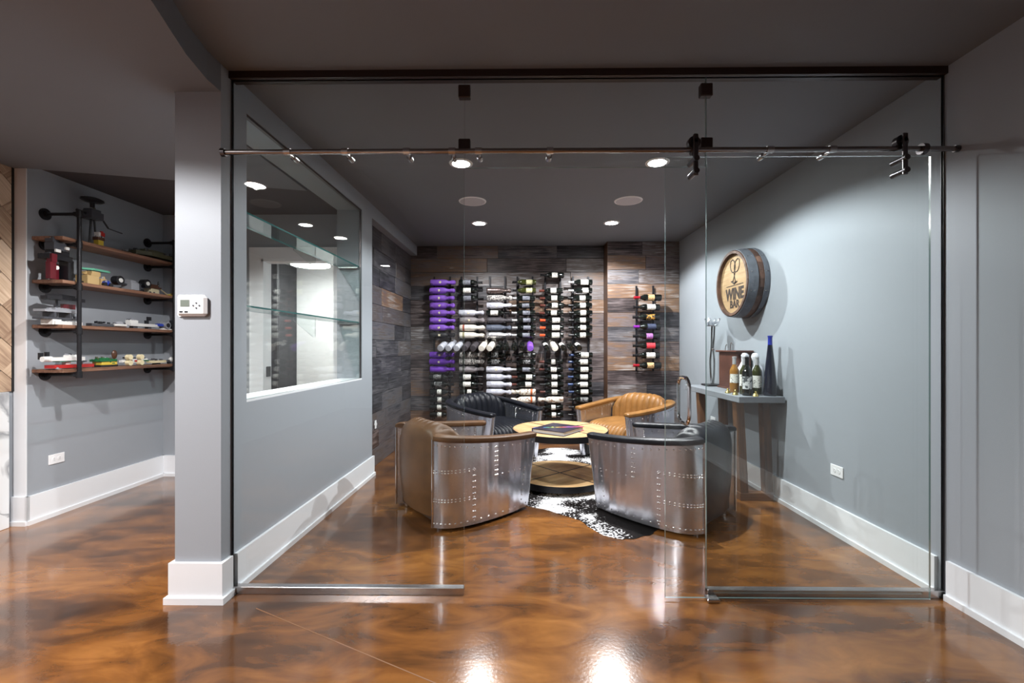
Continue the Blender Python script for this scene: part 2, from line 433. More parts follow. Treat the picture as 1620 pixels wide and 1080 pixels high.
# baseboards (board + shoe), one mesh each run
def baseboard(name,label,p0,p1,nrm,h=.19,mat=M_white):
    a=Vector((*p0,0)); b=Vector((*p1,0)); n=Vector((*nrm,0)).normalized()
    mb=MB()
    for t,z0,z1 in ((.018,.0,h),(.03,.0,.03)):
        q=[a,b,b+n*t,a+n*t]
        if (b-a).cross(n).z<0: q=[a+n*t,b+n*t,b,a]
        mb.hexa([(v.x,v.y,z0) for v in q]+[(v.x,v.y,z1) for v in q])
    return struct(mb.build(name,mat),label,'baseboard')
baseboard('baseboard_right_inner','white baseboard along the right wall inside the glass room',(XR,YG+.03),(XR,YP),(-1,0))
baseboard('baseboard_right_outer','white baseboard along the right wall in front of the glass',(XR,-4.5),(XR,YG-.03),(-1,0),.195)
baseboard('baseboard_left_inner','white baseboard below the display window inside the glass room',(xl(2.26),2.26),(xl(YE),YE+.02),(1,.02))
mb=MB()
for t,z1 in ((.02,.195),(.034,.032)):
    mb.prism([(-1.683-t,2.16-t),(-1.457+t,2.16-t),(-1.457+t,2.225),(-1.683-t,2.225)],0,z1)
struct(mb.build('baseboard_column',M_white),'white baseboard wrapped around the grey wall end','baseboard')
baseboard('baseboard_shelf_wall','white baseboard below the pipe shelf',(XS,YS-.018),(XS,YA),(1,0),.2)
baseboard('baseboard_alcove','white baseboard at the back of the shelf alcove',(XS,YA),(-2.6,YA),(0,-1),.2)
baseboard('baseboard_return','short white baseboard at the wall return beside the marble',(XF,YS),(XS+.018,YS),(0,-1),.2)

struct(MB().box(XF+.006,XS-.002,YS-.006,YS,.2,ZL-.001).build('panel_return',M_white),'white vertical panel between the herringbone wood and the shelf wall','trim')  # white panel laid over the grey return so the strip comes out paler
# shelf alcove and fireplace side
struct(MB().box(-3.75,XS,YS,YA+.1,0,ZL+.03).build('wall_shelf',M_wall),'grey wall carrying the pipe shelf','wall')
w=MB(); DX0,DX1,DZ=-2.474,-1.753,2.10
w.box(-4.8,DX0,YA,YA+.1,0,2.66); w.box(DX1,-1.66,YA,YA+.1,0,2.66); w.box(DX0,DX1,YA,YA+.1,DZ,2.66)
struct(w.build('wall_alcove',M_wall),'grey wall with a white cased doorway behind the display window','wall')
w=MB()
w.box(DX0-.115,DX0,YA-.02,YA,0,DZ); w.box(DX1,DX1+.06,YA-.02,YA,0,DZ); w.box(DX0-.115,DX1+.06,YA-.024,YA,DZ,DZ+.115)
w.box(DX0,DX0+.02,YA-.02,YA+.12,0,DZ); w.box(DX1-.02,DX1,YA-.02,YA+.12,0,DZ); w.box(DX0,DX1,YA-.02,YA+.12,DZ-.02,DZ)
dc=struct(w.build('door_1',M_white),'white cased doorway seen through the display window','doorway')
MB().box(DX0+.018,DX0+.028,YA+.03,YA+.10,.96,1.06).build('hinge',M_dark,dc)
w=MB(); w.box(-4.8,-4.7,YA+.1,7.3,0,2.6); w.box(-1.74,-1.69,YA+.1,7.3,0,2.6); w.box(-4.8,-1.69,7.2,7.3,0,2.6)
struct(w.build('wall_hall',M_hallwhite),'white walls of the room beyond the doorway','wall')
struct(MB().box(-4.8,-1.69,YA+.1,7.3,2.56,2.62).build('ceiling_hall',M_hallwhite),'white ceiling of the room beyond the doorway','ceiling')
fr=empty('drum_ceiling_light',(-2.86,6.1,2.48),0,'round drum ceiling light seen through the display window','ceiling light')
MB().lathe([(.0001,-.10),(.25,-.10),(.25,-.07),(.0001,-.07)],32).build('diffuser',M_drum,fr,True)
MB().lathe([(.252,-.085),(.265,-.085),(.265,-.045),(.252,-.045),(.252,-.085)],32).build('band',M_darksteel,fr,True)
for k in range(3):
    a_=2*PI*k/3+.4; MB().cyl((.255*math.cos(a_),.255*math.sin(a_),-.06),(.255*math.cos(a_),.255*math.sin(a_),.08),.006,8).build('rod',M_darksteel,fr,True)
tc_=empty('tall_cabinet',(-3.87,6.9,0),0,'tall dark cabinet in the room beyond the doorway','cabinet')
MB().bbox(-.28,.28,-.28,.28,.05,2.54,.01).build('body',M_dark,tc_)
MB().box(-.26,.26,-.25,.25,0,.05).build('plinth',M_blackpaint,tc_)
for sx in (-1,1):
    dd=MB().bbox(min(0,sx*.275)+.004,max(0,sx*.275)-.004,-.3,-.282,.07,2.52,.004).build('cabinet_door',M_dark,tc_)
    MB().cyl((sx*.03,-.315,1.0),(sx*.03,-.315,1.2),.006,8).build('handle',M_steel,dd,True)

# fireplace side: herringbone wood above, marble below
wf=struct(MB().box(-3.75,XF,-4.6,YS,0,ZL).build('wall_fireplace',M_wall),'wall clad in pale herringbone wood above white marble','wall')
struct(MB().box(XF,XF+.012,YS-.022,YS-.001,.94,ZL-.001).build('trim_fireplace',M_blackpaint),'thin black metal edge beside the herringbone wood','trim')
MB().bbox(XF,XF+.03,.9,YS-.05,0,.94,.003).build('marble_slab',M_marble,wf)
def clip(poly,ax,val,keep_less):
    out=[]
    for i in range(len(poly)):
        p,q=poly[i],poly[(i+1)%len(poly)]
        ip=(p[ax]<=val)==keep_less or p[ax]==val; iq=(q[ax]<=val)==keep_less or q[ax]==val
        if ip: out.append(p)
        if ip!=iq:
            t=(val-p[ax])/(q[ax]-p[ax]); out.append((p[0]+(q[0]-p[0])*t,p[1]+(q[1]-p[1])*t))
    return out
pw,pl=.16,.64
c45=math.sqrt(.5)
for i in range(-8,16):
    for kk in range(-6,8):
        for sgn in (0,1):
            # herringbone cell: boards of aspect 4 at right angles
            if sgn==0: rc=[(0,0),(pl,0),(pl,pw),(0,pw)]
            else: rc=[(pl-pw,pw),(pl,pw),(pl,pw+pl),(pl-pw,pw+pl)]
            ox=i*pw+kk*(pl+pw)*1.0-0; oy=i*pw-kk*(pl-pw+0)*1.0
            ox=i*pw+kk*pl; oy=i*pw-kk*pl
            g=.002
            x0=min(p[0] for p in rc)+ox+g; x1=max(p[0] for p in rc)+ox-g; y0=min(p[1] for p in rc)+oy+g; y1=max(p[1] for p in rc)+oy-g
            poly=[(x0,y0),(x1,y0),(x1,y1),(x0,y1)]
            poly=[(2.2+(x-y)*c45,1.2+(x+y)*c45) for x,y in poly]
            for ax,val,kl in ((0,YS-.024,True),(0,2.0,False),(1,ZL-.002,True),(1,.942,False)):
                poly=clip(poly,ax,val,kl)
                if len(poly)<3: break
            if len(poly)<3: continue
            cy=sum(p[0] for p in poly)/len(poly); cz=sum(p[1] for p in poly)/len(poly)
            # local x along the board
            ang=PI/4 if sgn==0 else 3*PI/4
            lp=[((p[0]-cy)*math.cos(ang)+(p[1]-cz)*math.sin(ang),-(p[0]-cy)*math.sin(ang)+(p[1]-cz)*math.cos(ang)) for p in poly]
            mb=MB().prism(lp,0,.012+random.uniform(0,.002))
            o=mb.build('plank',M_herring,wf)
            ex=Vector((0,math.cos(ang),math.sin(ang))); ey=Vector((0,-math.sin(ang),math.cos(ang))); ez=ex.cross(ey)
            o.matrix_world=Matrix(((ex.x,ey.x,ez.x,XF),(ex.y,ey.y,ez.y,cy),(ex.z,ey.z,ez.z,cz),(0,0,0,1)))

# ------------------------------------------------------------------ display window in the left wall
win=empty('window_1',(xl(3.2),3.2,WZ0),0,'glazed display window with glass shelves in the left wall','window',kind='structure')
def inw(o): o.parent=win; o.matrix_parent_inverse=win.matrix_basis.inverted(); return o
w=MB(); skew(w,WY0+.004,WY1-.004,WZ0+.012,WZ1-.006,.012,.02)
w.m=[1,1,1,0,1,0]
inw(w.build('pane',[M_glass,M_glassedge]))
w=MB(); skew(w,WY0,WY1,WZ0,WZ0+.012,.0,.008); skew(w,WY0,WY1,WZ0,WZ0+.012,.024,.2); inw(w.build('sill',M_white))
w=MB(); skew(w,WY0,WY1,WZ0,WZ0+.013,.009,.023); skew(w,WY0,WY1,WZ1-.014,WZ1,.004,.024); skew(w,WY1-.006,WY1,WZ0,WZ1,.006,.02); inw(w.build('channel',M_darksteel))
for zz in (1.475,1.985):
    ab='upper' if zz>1.6 else 'lower'
    w=MB(); skew(w,WY0+.006,WY1-.006,zz-.005,zz+.005,.026,.215); w.m=[0,0,1,1,1,1]
    gs=tag(w.build('glass_shelf',[M_shelfglass,M_tealedge]),f'{ab} teal edged glass shelf inside the display window','shelf')
    for yy in (3.2,):
        q=[(xl(yy)-.03,zz-.006),(xl(yy)-.19,zz-.006),(xl(yy)-.19,zz-.03),(xl(yy)-.05,zz-.15),(xl(yy)-.03,zz-.15)]
        V=[(x,yy-.003,z) for x,z in q]+[(x,yy+.003,z) for x,z in q]
        mb=MB(); mb.add(V,[(0,1,2,3,4),(9,8,7,6,5)],0); mb.add(V,[(i,i+5,(i+1)%5+5,(i+1)%5) for i in range(5)],1)
        mb.build('bracket',[M_glass,M_darksteel],gs)
    mb=MB(); skew(mb,WY1-.03,WY1-.0065,zz-.018,zz-.0055,.03,.21); mb.build('ledger',M_steel,gs)

# ------------------------------------------------------------------ glass front
def pane(mb,x0,x1,y0,y1,z0,z1):
    mb.box(x0,x1,y0,y1,z0,z1); mb.m[-6:]=[1,1,0,1,0,1]; return mb
XO0,XO1=-.268,.952
struct(MB().box(xl(YG),XR,YG-.025,YG+.035,ZC-.036,ZC).build('trim_header',M_header),'dark bronze channel above the glass partition','trim')
def panel(name,x0,x1,z0,z1,label,channel=True,jamb=None):
    r=empty(name,((x0+x1)/2,YG,0),0,label,'glass partition')
    cx=(x0+x1)/2
    pane(MB(),x0-cx,x1-cx,-.006,.006,z0,z1).build('pane',[M_glass,M_glassedge],r)
    if channel: MB().bbox(x0-cx,x1-cx,-.018,.018,0,.038,.002).build('floor_channel',M_steel,r)
    if jamb is not None: MB().box(jamb-cx-.003,jamb-cx+.003,-.0065,.0065,z0,z1).build('wall_channel',M_darksteel,r)
    return r
gl=panel('glass_partition',xl(YG)+.0065,XO0,.02,ZC-.036,'fixed glass panel from the grey wall end to the opening',jamb=xl(YG)+.0035)
gt=panel('glass_transom',XO0+.004,XO1-.004,2.157,ZC-.036,'short glass transom above the open doorway',False)
gr=panel('glass_partition',XO1,XR-.007,.02,ZC-.036,'fixed glass panel against the right wall behind the sliding door',jamb=XR-.004)
for x in (XO0+.002,XO1-.002):
    for z in (2.54,2.268):
        MB().bbox(x-.03-(XO0+XO1)/2,x+.03-(XO0+XO1)/2,-.018,.018,z-.032,z+.032,.004).build('patch_clip',M_header,gt)
YRAIL=2.165
M_railsteel=simple('rail_steel',(.3,.28,.28,1),.22,1.0)
rail=empty('door_rail',(0,YRAIL,2.21),0,'round steel sliding door rail spanning the glass front','rail')
MB().cyl((xl(YRAIL)-.0,0,0),(XR,0,0),.0125,16).build('tube',M_railsteel,rail,True)
MB().cyl((XR-.02,0,0),(XR,0,0),.016,16).build('end_flange',M_darksteel,rail,True)
MB().cyl((xl(YRAIL),0,0),(xl(YRAIL)+.02,0,0),.02,16).build('end_flange',M_darksteel,rail,True)
for px in (453,545,643,715,757,870,1215,1312):
    x=((px-810)/700-.0114)*YRAIL
    mb=MB(); mb.cyl((x,-.004,-.004),(x,YG-YRAIL,-.004),.008,12); mb.cyl((x-.016,0,0),(x+.016,0,0),.017,14)
    mb.cyl((x,YG-YRAIL-.02,-.004),(x,YG-YRAIL+.016,-.004),.014,14)
    mb.build('standoff',M_steel,rail,True)
for x in (.86,1.965):
    mb=MB(); mb.cyl((x-.012,0,0),(x+.012,0,0),.026,16); mb.cyl((x,0,.0),(x,0,-.03),.006,8); mb.build('stop',M_darksteel,rail,True)
# sliding door
YD=2.20; DXL,DXR=.733,2.03
dr=empty('sliding_glass_door',((DXL+DXR)/2,YD,0),0,'frameless sliding glass door slid open to the right','door')
cx=(DXL+DXR)/2
pane(MB(),DXL-cx,DXR-cx,-.005,.005,.012,2.19).build('pane',[M_glass,M_glassedge],dr)
for px in (1097,1424):
    x=((px-810)/700-.0114)*2.165/(1+(px-810)/700*.0114)-cx
    h=empty('hanger'); h.parent=dr; h.location=(x,YRAIL-YD,0)
    MB().bbox(-.012,.012,-.034,-.022,2.075,2.275,.004).build('strap',M_darksteel,h)
    mb=MB(); mb.cyl((0,-.014,2.243),(0,.014,2.243),.03,20); mb.cyl((0,-.034,2.243),(0,.018,2.243),.01,10); mb.build('wheel',M_darksteel,h,True)
    for z in (2.155,2.095):
        MB().cyl((0,-.042,z),(0,.045,z),.014,14).build('bolt',M_darksteel,h,True)
pts=[]
hz0,hz1=.876,1.10; hd=.07; hr=.045
for (yc,zc,a0) in ((-hd+hr,hz1-hr,PI/2),(-hd+hr,hz0+hr,PI),(hd-hr,hz0+hr,1.5*PI),(hd-hr,hz1-hr,0)):
    for k in range(7):
        a_=a0+PI/2*k/6; pts.append((.825-cx,yc+hr*math.cos(a_),zc+hr*math.sin(a_)))
MB().tube(pts,.0095,10,closed=True).build('pull_handle',M_chrome,dr,True)
MB().bbox(XO1-.02-cx,XO1+.04-cx,-.03,.018,0,.018,.003).build('floor_guide',M_steel,dr)

# ------------------------------------------------------------------ recessed lamps and speakers
def can(x,y,z,lens,label,group,watts,col=(1,.97,.94)):
    r=empty('recessed_light',(x,y,z),0,label,'ceiling light',group)
    MB().lathe([(.066,-.001),(.066,-.006),(.088,-.004),(.09,0)],32).build('trim_ring',M_plastic,r,True)
    MB().disc((0,0,-.003),.066,32,up=False).build('lens',lens,r)
    ld=bpy.data.lights.new('lamp','SPOT'); ld.energy=watts; ld.color=col; ld.spot_size=math.radians(150); ld.spot_blend=.3; ld.shadow_soft_size=.02
    lo_=bpy.data.objects.new('lamp',ld); C.objects.link(lo_); lo_.parent=r; lo_.location=(0,0,-.008)
for x,y,l in ((-.425,3.35,'recessed ceiling lamp in front of the left ceiling speaker'),(1.058,3.35,'recessed ceiling lamp in front of the right ceiling speaker'),
              (-.425,4.97,'recessed ceiling lamp behind the left ceiling speaker'),(1.058,4.97,'recessed ceiling lamp behind the right ceiling speaker')):
    can(x,y,ZC,M_lens,l,'recessed lamps in the glass room',ROOM_LAMP*(.45 if x<0 else 1.3),(.97,.985,1))
for y,l in ((2.72,'unseen shelf side'),(1.07,'second'),(-.58,'third'),(-2.32,'rearmost')):  # shelf side lamp is unseen, added by the row's spacing to brighten the alcove
    can(-1.97 if y>2 else -2.03,y,ZL,M_lens_hall,f'{l} recessed lamp under the low ceiling on the left','recessed lamps under the low ceiling',HALL_LAMP*(.55 if y>2 else 1),(1,.97,.95))
M_grille=simple('speaker_grille',srgb(196,194,200),.7,bump=.4,bscale=700)
for x,s in ((-.425,'left'),(1.058,'right')):
    r=empty('ceiling_speaker',(x,4.22,ZC),0,f'{s} round white ceiling speaker between two lamps','speaker')
    MB().lathe([(.118,-.001),(.118,-.007),(.13,-.005),(.132,0)],36).build('rim',M_plastic,r,True)
    MB().lathe([(.0001,-.006),(.118,-.005)],36).build('grille',M_grille,r,True)
# ================================================================== AVIATOR CHAIRS
def sstep(a,b,x):
    t=max(0,min(1,(x-a)/(b-a))); return t*t*(3-2*t)
side=catmull([(.368,.40,0),(.402,.22,0),(.42,.016,0),(.419,-.16,0),(.395,-.29,0),(.35,-.37,0),(.294,-.412,0)],6)
NS=len(side)
def ztop(y): return .545+.075*max(0,(.40-y)/.81)**1.35
def rake(p):
    return Vector((p[0],p[1]+.085*(p[2]/.56-.5)*sstep(0,.4,p[1]),p[2]))
def side_normal(i):
    d=(side[min(i+1,NS-1)]-side[max(i-1,0)]).normalized()
    return Vector((-d.y,d.x,0)) if (-d.y)>0 or abs(d.y)<.3 else Vector((-d.y,d.x,0))
def nrm(i):
    d=(side[min(i+1,NS-1)]-side[max(i-1,0)]); n=Vector((d.y,-d.x,0)).normalized()
    return n if n.dot(Vector((side[i].x,side[i].y*.5,0)))>0 else -n
TA=.062
def outer_at(t,z):
    f=t*(NS-1); i=min(int(f),NS-2); k=f-i
    p=side[i].lerp(side[i+1],k); n=nrm(i).lerp(nrm(i+1),k).normalized()
    return rake((p.x,p.y,z)),n
inner=[side[i]-nrm(i)*TA for i in range(NS)]
def chair_mesh():
    parts={}
    for sx in (1,-1):
        # arm panel: closed plan loop
        loop=[side[i].copy() for i in range(NS-1,-1,-1)]
        fo,fi=side[0],inner[0]; c=(fo+fi)/2; r=(fo-fi).length/2
        u=(fo-fi).normalized(); v=Vector((0,1,0))
        for k in range(1,8):
            a=PI*k/8; loop.append(c+u*r*math.cos(a)+v*r*.9*math.sin(a))
        loop+= [inner[i].copy() for i in range(NS)]
        n=len(loop); lv=[0,.2,.4,.6,.8,1]
        V=[]
        for l in lv:
            for p in loop:
                zt=ztop(p.y); z=.022+(zt-.022)*l
                q=rake((p.x,p.y,z)); V.append((q.x*sx,q.y,q.z))
        F=[]
        for a in range(len(lv)-1):
            for i in range(n):
                q=(a*n+i,a*n+(i+1)%n,(a+1)*n+(i+1)%n,(a+1)*n+i)
                F.append(q if sx>0 else q[::-1])
        top=tuple(range((len(lv)-1)*n,len(lv)*n)); bot=tuple(range(n-1,-1,-1))
        F+= [top,bot] if sx>0 else [top[::-1],bot[::-1]]
        parts.setdefault('arm_panel',[]).append(MB().add(V,F))
        # edge bead at the rear of the panel
        mb=MB(); p=side[-1]; mb.cyl((p.x*sx,p.y-.004,.022),(p.x*sx,p.y-.004,ztop(p.y)),.008,8)
        parts.setdefault('edge_bead',[]).append(mb)
        # leather arm rest
        V=[];F=[];ring=12
        cl=[(side[i]+inner[i])/2 for i in range(NS)]
        ext=[cl[0]+Vector((-.003,.026,0)),cl[0]+Vector((-.002,.018,0))]
        path=ext+cl; sc=[.25,.75]+[1]*(NS-1)+[.8]
        for i,p in enumerate(path):
            k=max(0,i-2); nn=nrm(min(k,NS-1)); zt=ztop(min(p.y,.4))
            for j in range(ring):
                a=2*PI*j/ring
                ca,sa=math.cos(a),math.sin(a)
                w_=.046*sc[i]*math.copysign(abs(ca)**.75,ca); h_=.026*sc[i]*math.copysign(abs(sa)**.8,sa)
                q=rake((p.x+nn.x*w_,p.y+nn.y*w_,zt+.012+h_)); V.append((q.x*sx,q.y,q.z))
        L_=len(path)
        for i in range(L_-1):
            for j in range(ring):
                q=(i*ring+j,i*ring+(j+1)%ring,(i+1)*ring+(j+1)%ring,(i+1)*ring+j)
                F.append(q[::-1] if sx>0 else q)
        F.append(tuple(range(ring))); F.append(tuple(range((L_-1)*ring,L_*ring))[::-1])
        parts.setdefault('arm_rest',[]).append(MB().add(V,F))
        # rivets
        mb=MB()
        def riv(p,nv):
            p=Vector((p.x*sx,p.y,p.z)); nv=Vector((nv.x*sx,nv.y,nv.z)); u_,w_=mb.frame(nv)
            r=.007
            V=[p+(u_*math.cos(2*PI*k/6)+w_*math.sin(2*PI*k/6))*r for k in range(6)]+[p+nv*.0035+(u_*math.cos(2*PI*k/6)+w_*math.sin(2*PI*k/6))*r*.65 for k in range(6)]+[p+nv*.005]
            F=[(k,(k+1)%6,6+(k+1)%6,6+k) for k in range(6)]+[(6+k,6+(k+1)%6,12) for k in range(6)]
            mb.add(V,F)
        def rout(t,z): p,nv=outer_at(t,z); riv(p,nv)
        for k in range(17):
            t=.03+.94*k/16
            rout(t,ztop(side[int(t*(NS-1))].y)-.035); rout(t,.05)
        for k in range(12):
            t=.5+.47*k/11
            for dz in (-.008,.008): rout(t,.40+dz); rout(t,.205+dz)
        for k in range(9):
            z=.07+.33*k/8
            for dt in (-.008,.008): rout(.5+dt,z)
        for k in range(7):
            z=.33+.2*k/6
            for dt in (-.008,.008): rout(.32+dt,z)
        for k in range(7): rout(.04+.28*k/6,.33)
        for k in range(7): rout(.09,.09+.22*k/6)
        def rin(t,z):
            f=t*(NS-1); i=min(int(f),NS-2); p=inner[i].lerp(inner[i+1],f-i); n_=-nrm(i); riv(rake((p.x,p.y,z)),n_)
        for k in range(14): rin(.04+.6*k/13,ztop(inner[int((.04+.6*k/13)*(NS-1))].y)-.035)
        for t in (.08,.33):
            for k in range(6): rin(t,.42+.1*k/5)
        parts.setdefault('rivets',[]).append(mb)
    # back cushion with vertical channels in front, smooth outer back
    prof=catmull([(-.42,.07,0),(-.438,.25,0),(-.444,.45,0),(-.440,.60,0),(-.415,.668,0),(-.35,.700,0),(-.275,.690,0),(-.225,.63,0),(-.208,.50,0),(-.20,.36,0)],4)
    NX=89; V=[];F=[]; NPf=len(prof); XW=.345; nch=9
    for ix in range(NX):
        s=-1+2*ix/(NX-1); x=s*XW
        drop=1-(abs(s)**5)*.16
        for j,(y,z,_) in enumerate(prof):
            f=sstep(5.2,6.2,j/4)           # 0 on the outer back, 1 on the front
            xx=x*(1-.13*(1-f)*1.0)           # outer back is narrower, between the panel ends
            y2=y+.055*s*s*(1-f)+.05*s*s*f
            z2=.07+(z-.07)*drop if z>.55 else z
            if j/4>4.4:
                ch=abs(math.sin(PI*nch*(s*.5+.5)))**.45
                amp=.022*sstep(4.4,5.4,j/4)*(1-sstep(.9,1,abs(s)))
                y2+=amp*(ch-.6)*sstep(4.6,5.6,j/4); z2+=amp*(ch-.6)*(1-sstep(5.2,6.4,j/4))
            V.append((xx,y2,z2))
    for ix in range(NX-1):
        for j in range(NPf-1):
            F.append((ix*NPf+j,(ix+1)*NPf+j,(ix+1)*NPf+j+1,ix*NPf+j+1)[::-1])
        F.append((ix*NPf,(ix+1)*NPf,(ix+1)*NPf+NPf-1,ix*NPf+NPf-1))
    F.append(tuple(range(NPf))[::-1]); F.append(tuple(range((NX-1)*NPf,NX*NPf)))
    parts['back_cushion']=[MB().add(V,F)]
    # seat cushion
    sp=catmull([(-.26,.20,0),(-.27,.36,0),(-.20,.415,0),(.0,.425,0),(.22,.42,0),(.36,.395,0),(.415,.33,0),(.415,.24,0),(.40,.15,0)],4)
    NX=91; V=[];F=[]; NPs=len(sp); nch=13
    for ix in range(NX):
        s=-1+2*ix/(NX-1)
        for j,(y,z,_) in enumerate(sp):
            hw=.305+.045*sstep(.45,-.1,y) if y>-.1 else .35-.05*sstep(-.1,-.3,y)
            ch=abs(math.sin(PI*nch*(s*.5+.5)))**.45
            amp=.019*sstep(1.2,2.2,j/4)*(1-sstep(6.0,7.2,j/4))
            z2=z+amp*(ch-.6)-.03*(abs(s)**8)*sstep(.2,.4,z); y2=y+amp*(ch-.6)*sstep(5,6.5,j/4)-.05*s*s*sstep(.2,.41,y)
            V.append((s*hw,y2,z2))
    for ix in range(NX-1):
        for j in range(NPs-1):
            F.append((ix*NPs+j,(ix+1)*NPs+j,(ix+1)*NPs+j+1,ix*NPs+j+1)[::-1])
        F.append((ix*NPs,(ix+1)*NPs,(ix+1)*NPs+NPs-1,ix*NPs+NPs-1))
    F.append(tuple(range(NPs))[::-1]); F.append(tuple(range((NX-1)*NPs,NX*NPs)))
    parts['seat_cushion']=[MB().add(V,F)]
    mb=MB(); mb.prism([(-.29,.36),(.29,.36),(.33,.0),(.31,-.3),(.24,-.39),(-.24,-.39),(-.31,-.3),(-.33,0)],.05,.2); parts['base_frame']=[mb]
    for sx in (-1,1):
        for y in (-.34,.3):
            parts.setdefault('foot',[]).append(MB().cyl((sx*.26,y,0),(sx*.26,y,.06),.018,10,r1=.024))
    return parts
CH=chair_mesh()
def chair(x,y,facing,leather,label):
    # local +Y is the facing direction
    r=empty('aviator_armchair',(x,y,.004),math.radians(facing)-PI/2,label,'armchair','riveted tub armchairs around the coffee table')
    mats={'arm_panel':M_alu,'edge_bead':M_chrome,'arm_rest':leather,'rivets':M_rivet,'back_cushion':leather,'seat_cushion':leather,'base_frame':M_blackpaint,'foot':M_chrome}
    for nme,lst in CH.items():
        for i,mb in enumerate(lst):
            key=('chair',nme,i)
            if key not in MESHES:
                MESHES[key]=mb.mesh(nme,mats[nme],True,40)
            o=place(nme,MESHES[key],r,mat=mats[nme])
            if nme=='rivets': o['kind']='stuff'
    return r
MESHES={}
def chair_from_front(mx,my,facing,leather,label):
    # (mx,my): midpoint between the two arm fronts
    a=math.radians(facing); return chair(mx-.40*math.cos(a),my-.40*math.sin(a),facing,leather,label)
chair_from_front(-.125,3.735,39,M_brown,'riveted aluminium tub armchair with brown leather, back turned, left of the opening')
chair_from_front(.845,3.69,136,M_black,'riveted aluminium tub armchair with black leather, back turned, beside the console')
chair_from_front(-.02,4.70,-47,M_black,'black leather tub armchair with ribbed back facing forward, under the wine rack')
chair_from_front(.93,4.76,218,M_tan,'tan leather tub armchair with ribbed back facing forward, near the plank pier')

# ================================================================== COWHIDE RUG
def in_poly(pt,poly):
    x,y=pt; c=False; n=len(poly)
    for i in range(n):
        x1,y1=poly[i]; x2,y2=poly[(i+1)%n]
        if (y1>y)!=(y2>y) and x<(x2-x1)*(y-y1)/(y2-y1)+x1: c=not c
    return c
outl=[(.74,2.89),(.84,2.93),(.93,3.0),(1.02,3.12),(1.10,3.35),(1.12,3.6),(1.28,3.72),(1.5,3.72),(1.52,3.9),(1.3,4.05),(1.22,4.35),(1.3,4.7),(1.5,4.9),(1.45,5.08),(1.15,5.02),(.9,5.15),(.72,5.4),(.5,5.5),(.25,5.4),(.05,5.15),(-.2,5.05),(-.5,5.1),(-.55,4.92),(-.35,4.7),(-.28,4.35),(-.33,4.0),(-.55,3.85),(-.55,3.68),(-.3,3.6),(-.12,3.58),(0.0,3.5),(.12,3.46),(.25,3.38),(.36,3.28),(.45,3.2),(.50,3.08),(.56,2.97),(.64,2.9)]
ol=catmull([(x,y,0) for x,y in outl]+[(outl[0][0],outl[0][1],0)],5)[:-1]
cxr,cyr=.42,4.05
rings=16; V=[];F=[]; n=len(ol)
for k in range(rings+1):
    f=k/rings
    for i,p in enumerate(ol):
        x=cxr+(p.x-cxr)*f; y=cyr+(p.y-cyr)*f
        if k==rings:
            e=1+.006*math.sin(i*7.3)+.004*math.sin(i*3.1); x=cxr+(p.x-cxr)*e; y=cyr+(p.y-cyr)*e
        z=.004+.0012*mnoise.noise(Vector((x*9,y*9,0)))+(-.002 if k==rings else 0)
        V.append((x,y,max(.002,z)))
for k in range(rings):
    for i in range(n):
        F.append((k*n+i,(k+1)*n+i,(k+1)*n+(i+1)%n,k*n+(i+1)%n))
b0=len(V)
for i,p in enumerate(ol): V.append((V[rings*n+i][0],V[rings*n+i][1],.0005))
for i in range(n): F.append((rings*n+i,b0+i,b0+(i+1)%n,rings*n+(i+1)%n))
def hide_material():
    m,nt,b=newmat('cowhide'); N=nt.nodes; L=nt.links
    tc=N.new('ShaderNodeTexCoord')
    n1=N.new('ShaderNodeTexNoise'); n1.inputs['Scale'].default_value=2.6; n1.inputs['Detail'].default_value=2; n1.inputs['Distortion'].default_value=.4; L.new(tc.outputs['Object'],n1.inputs['Vector'])
    n2=N.new('ShaderNodeTexNoise'); n2.inputs['Scale'].default_value=60; n2.inputs['Detail'].default_value=4; L.new(tc.outputs['Object'],n2.inputs['Vector'])
    ma=N.new('ShaderNodeMath'); ma.operation='MULTIPLY_ADD'; ma.inputs[1].default_value=.55
    L.new(n2.outputs[0],ma.inputs[0]); L.new(n1.outputs[0],ma.inputs[2])
    # the dark tail end of the hide
    g=N.new('ShaderNodeVectorMath'); g.operation='DISTANCE'; g.inputs[1].default_value=(.72,3.02,0); L.new(tc.outputs['Object'],g.inputs[0])
    mr=N.new('ShaderNodeMapRange'); mr.inputs[1].default_value=.10; mr.inputs[2].default_value=.34; mr.inputs[3].default_value=.21; mr.inputs[4].default_value=0; L.new(g.outputs['Value'],mr.inputs[0])
    ad=N.new('ShaderNodeMath'); ad.operation='ADD'; L.new(ma.outputs[0],ad.inputs[0]); L.new(mr.outputs[0],ad.inputs[1])
    r=N.new('ShaderNodeValToRGB'); ramp_set(r,[(.75,srgb(228,228,230)),(.785,srgb(34,30,30)),(.95,srgb(18,16,16))]); L.new(ad.outputs[0],r.inputs[0])
    L.new(r.outputs[0],b.inputs['Base Color']); b.inputs['Roughness'].default_value=.85; b.inputs['Specular IOR Level'].default_value=.12
    bp=N.new('ShaderNodeBump'); bp.inputs['Strength'].default_value=.5; bp.inputs['Distance'].default_value=.004
    n3=N.new('ShaderNodeTexNoise'); n3.inputs['Scale'].default_value=240; L.new(tc.outputs['Object'],n3.inputs['Vector']); L.new(n3.outputs[0],bp.inputs['Height']); L.new(bp.outputs[0],b.inputs['Normal'])
    return m
tag(MB().add(V,F).build('cowhide_rug',hide_material(),smooth=True),'black and white cowhide rug under the coffee table','rug')

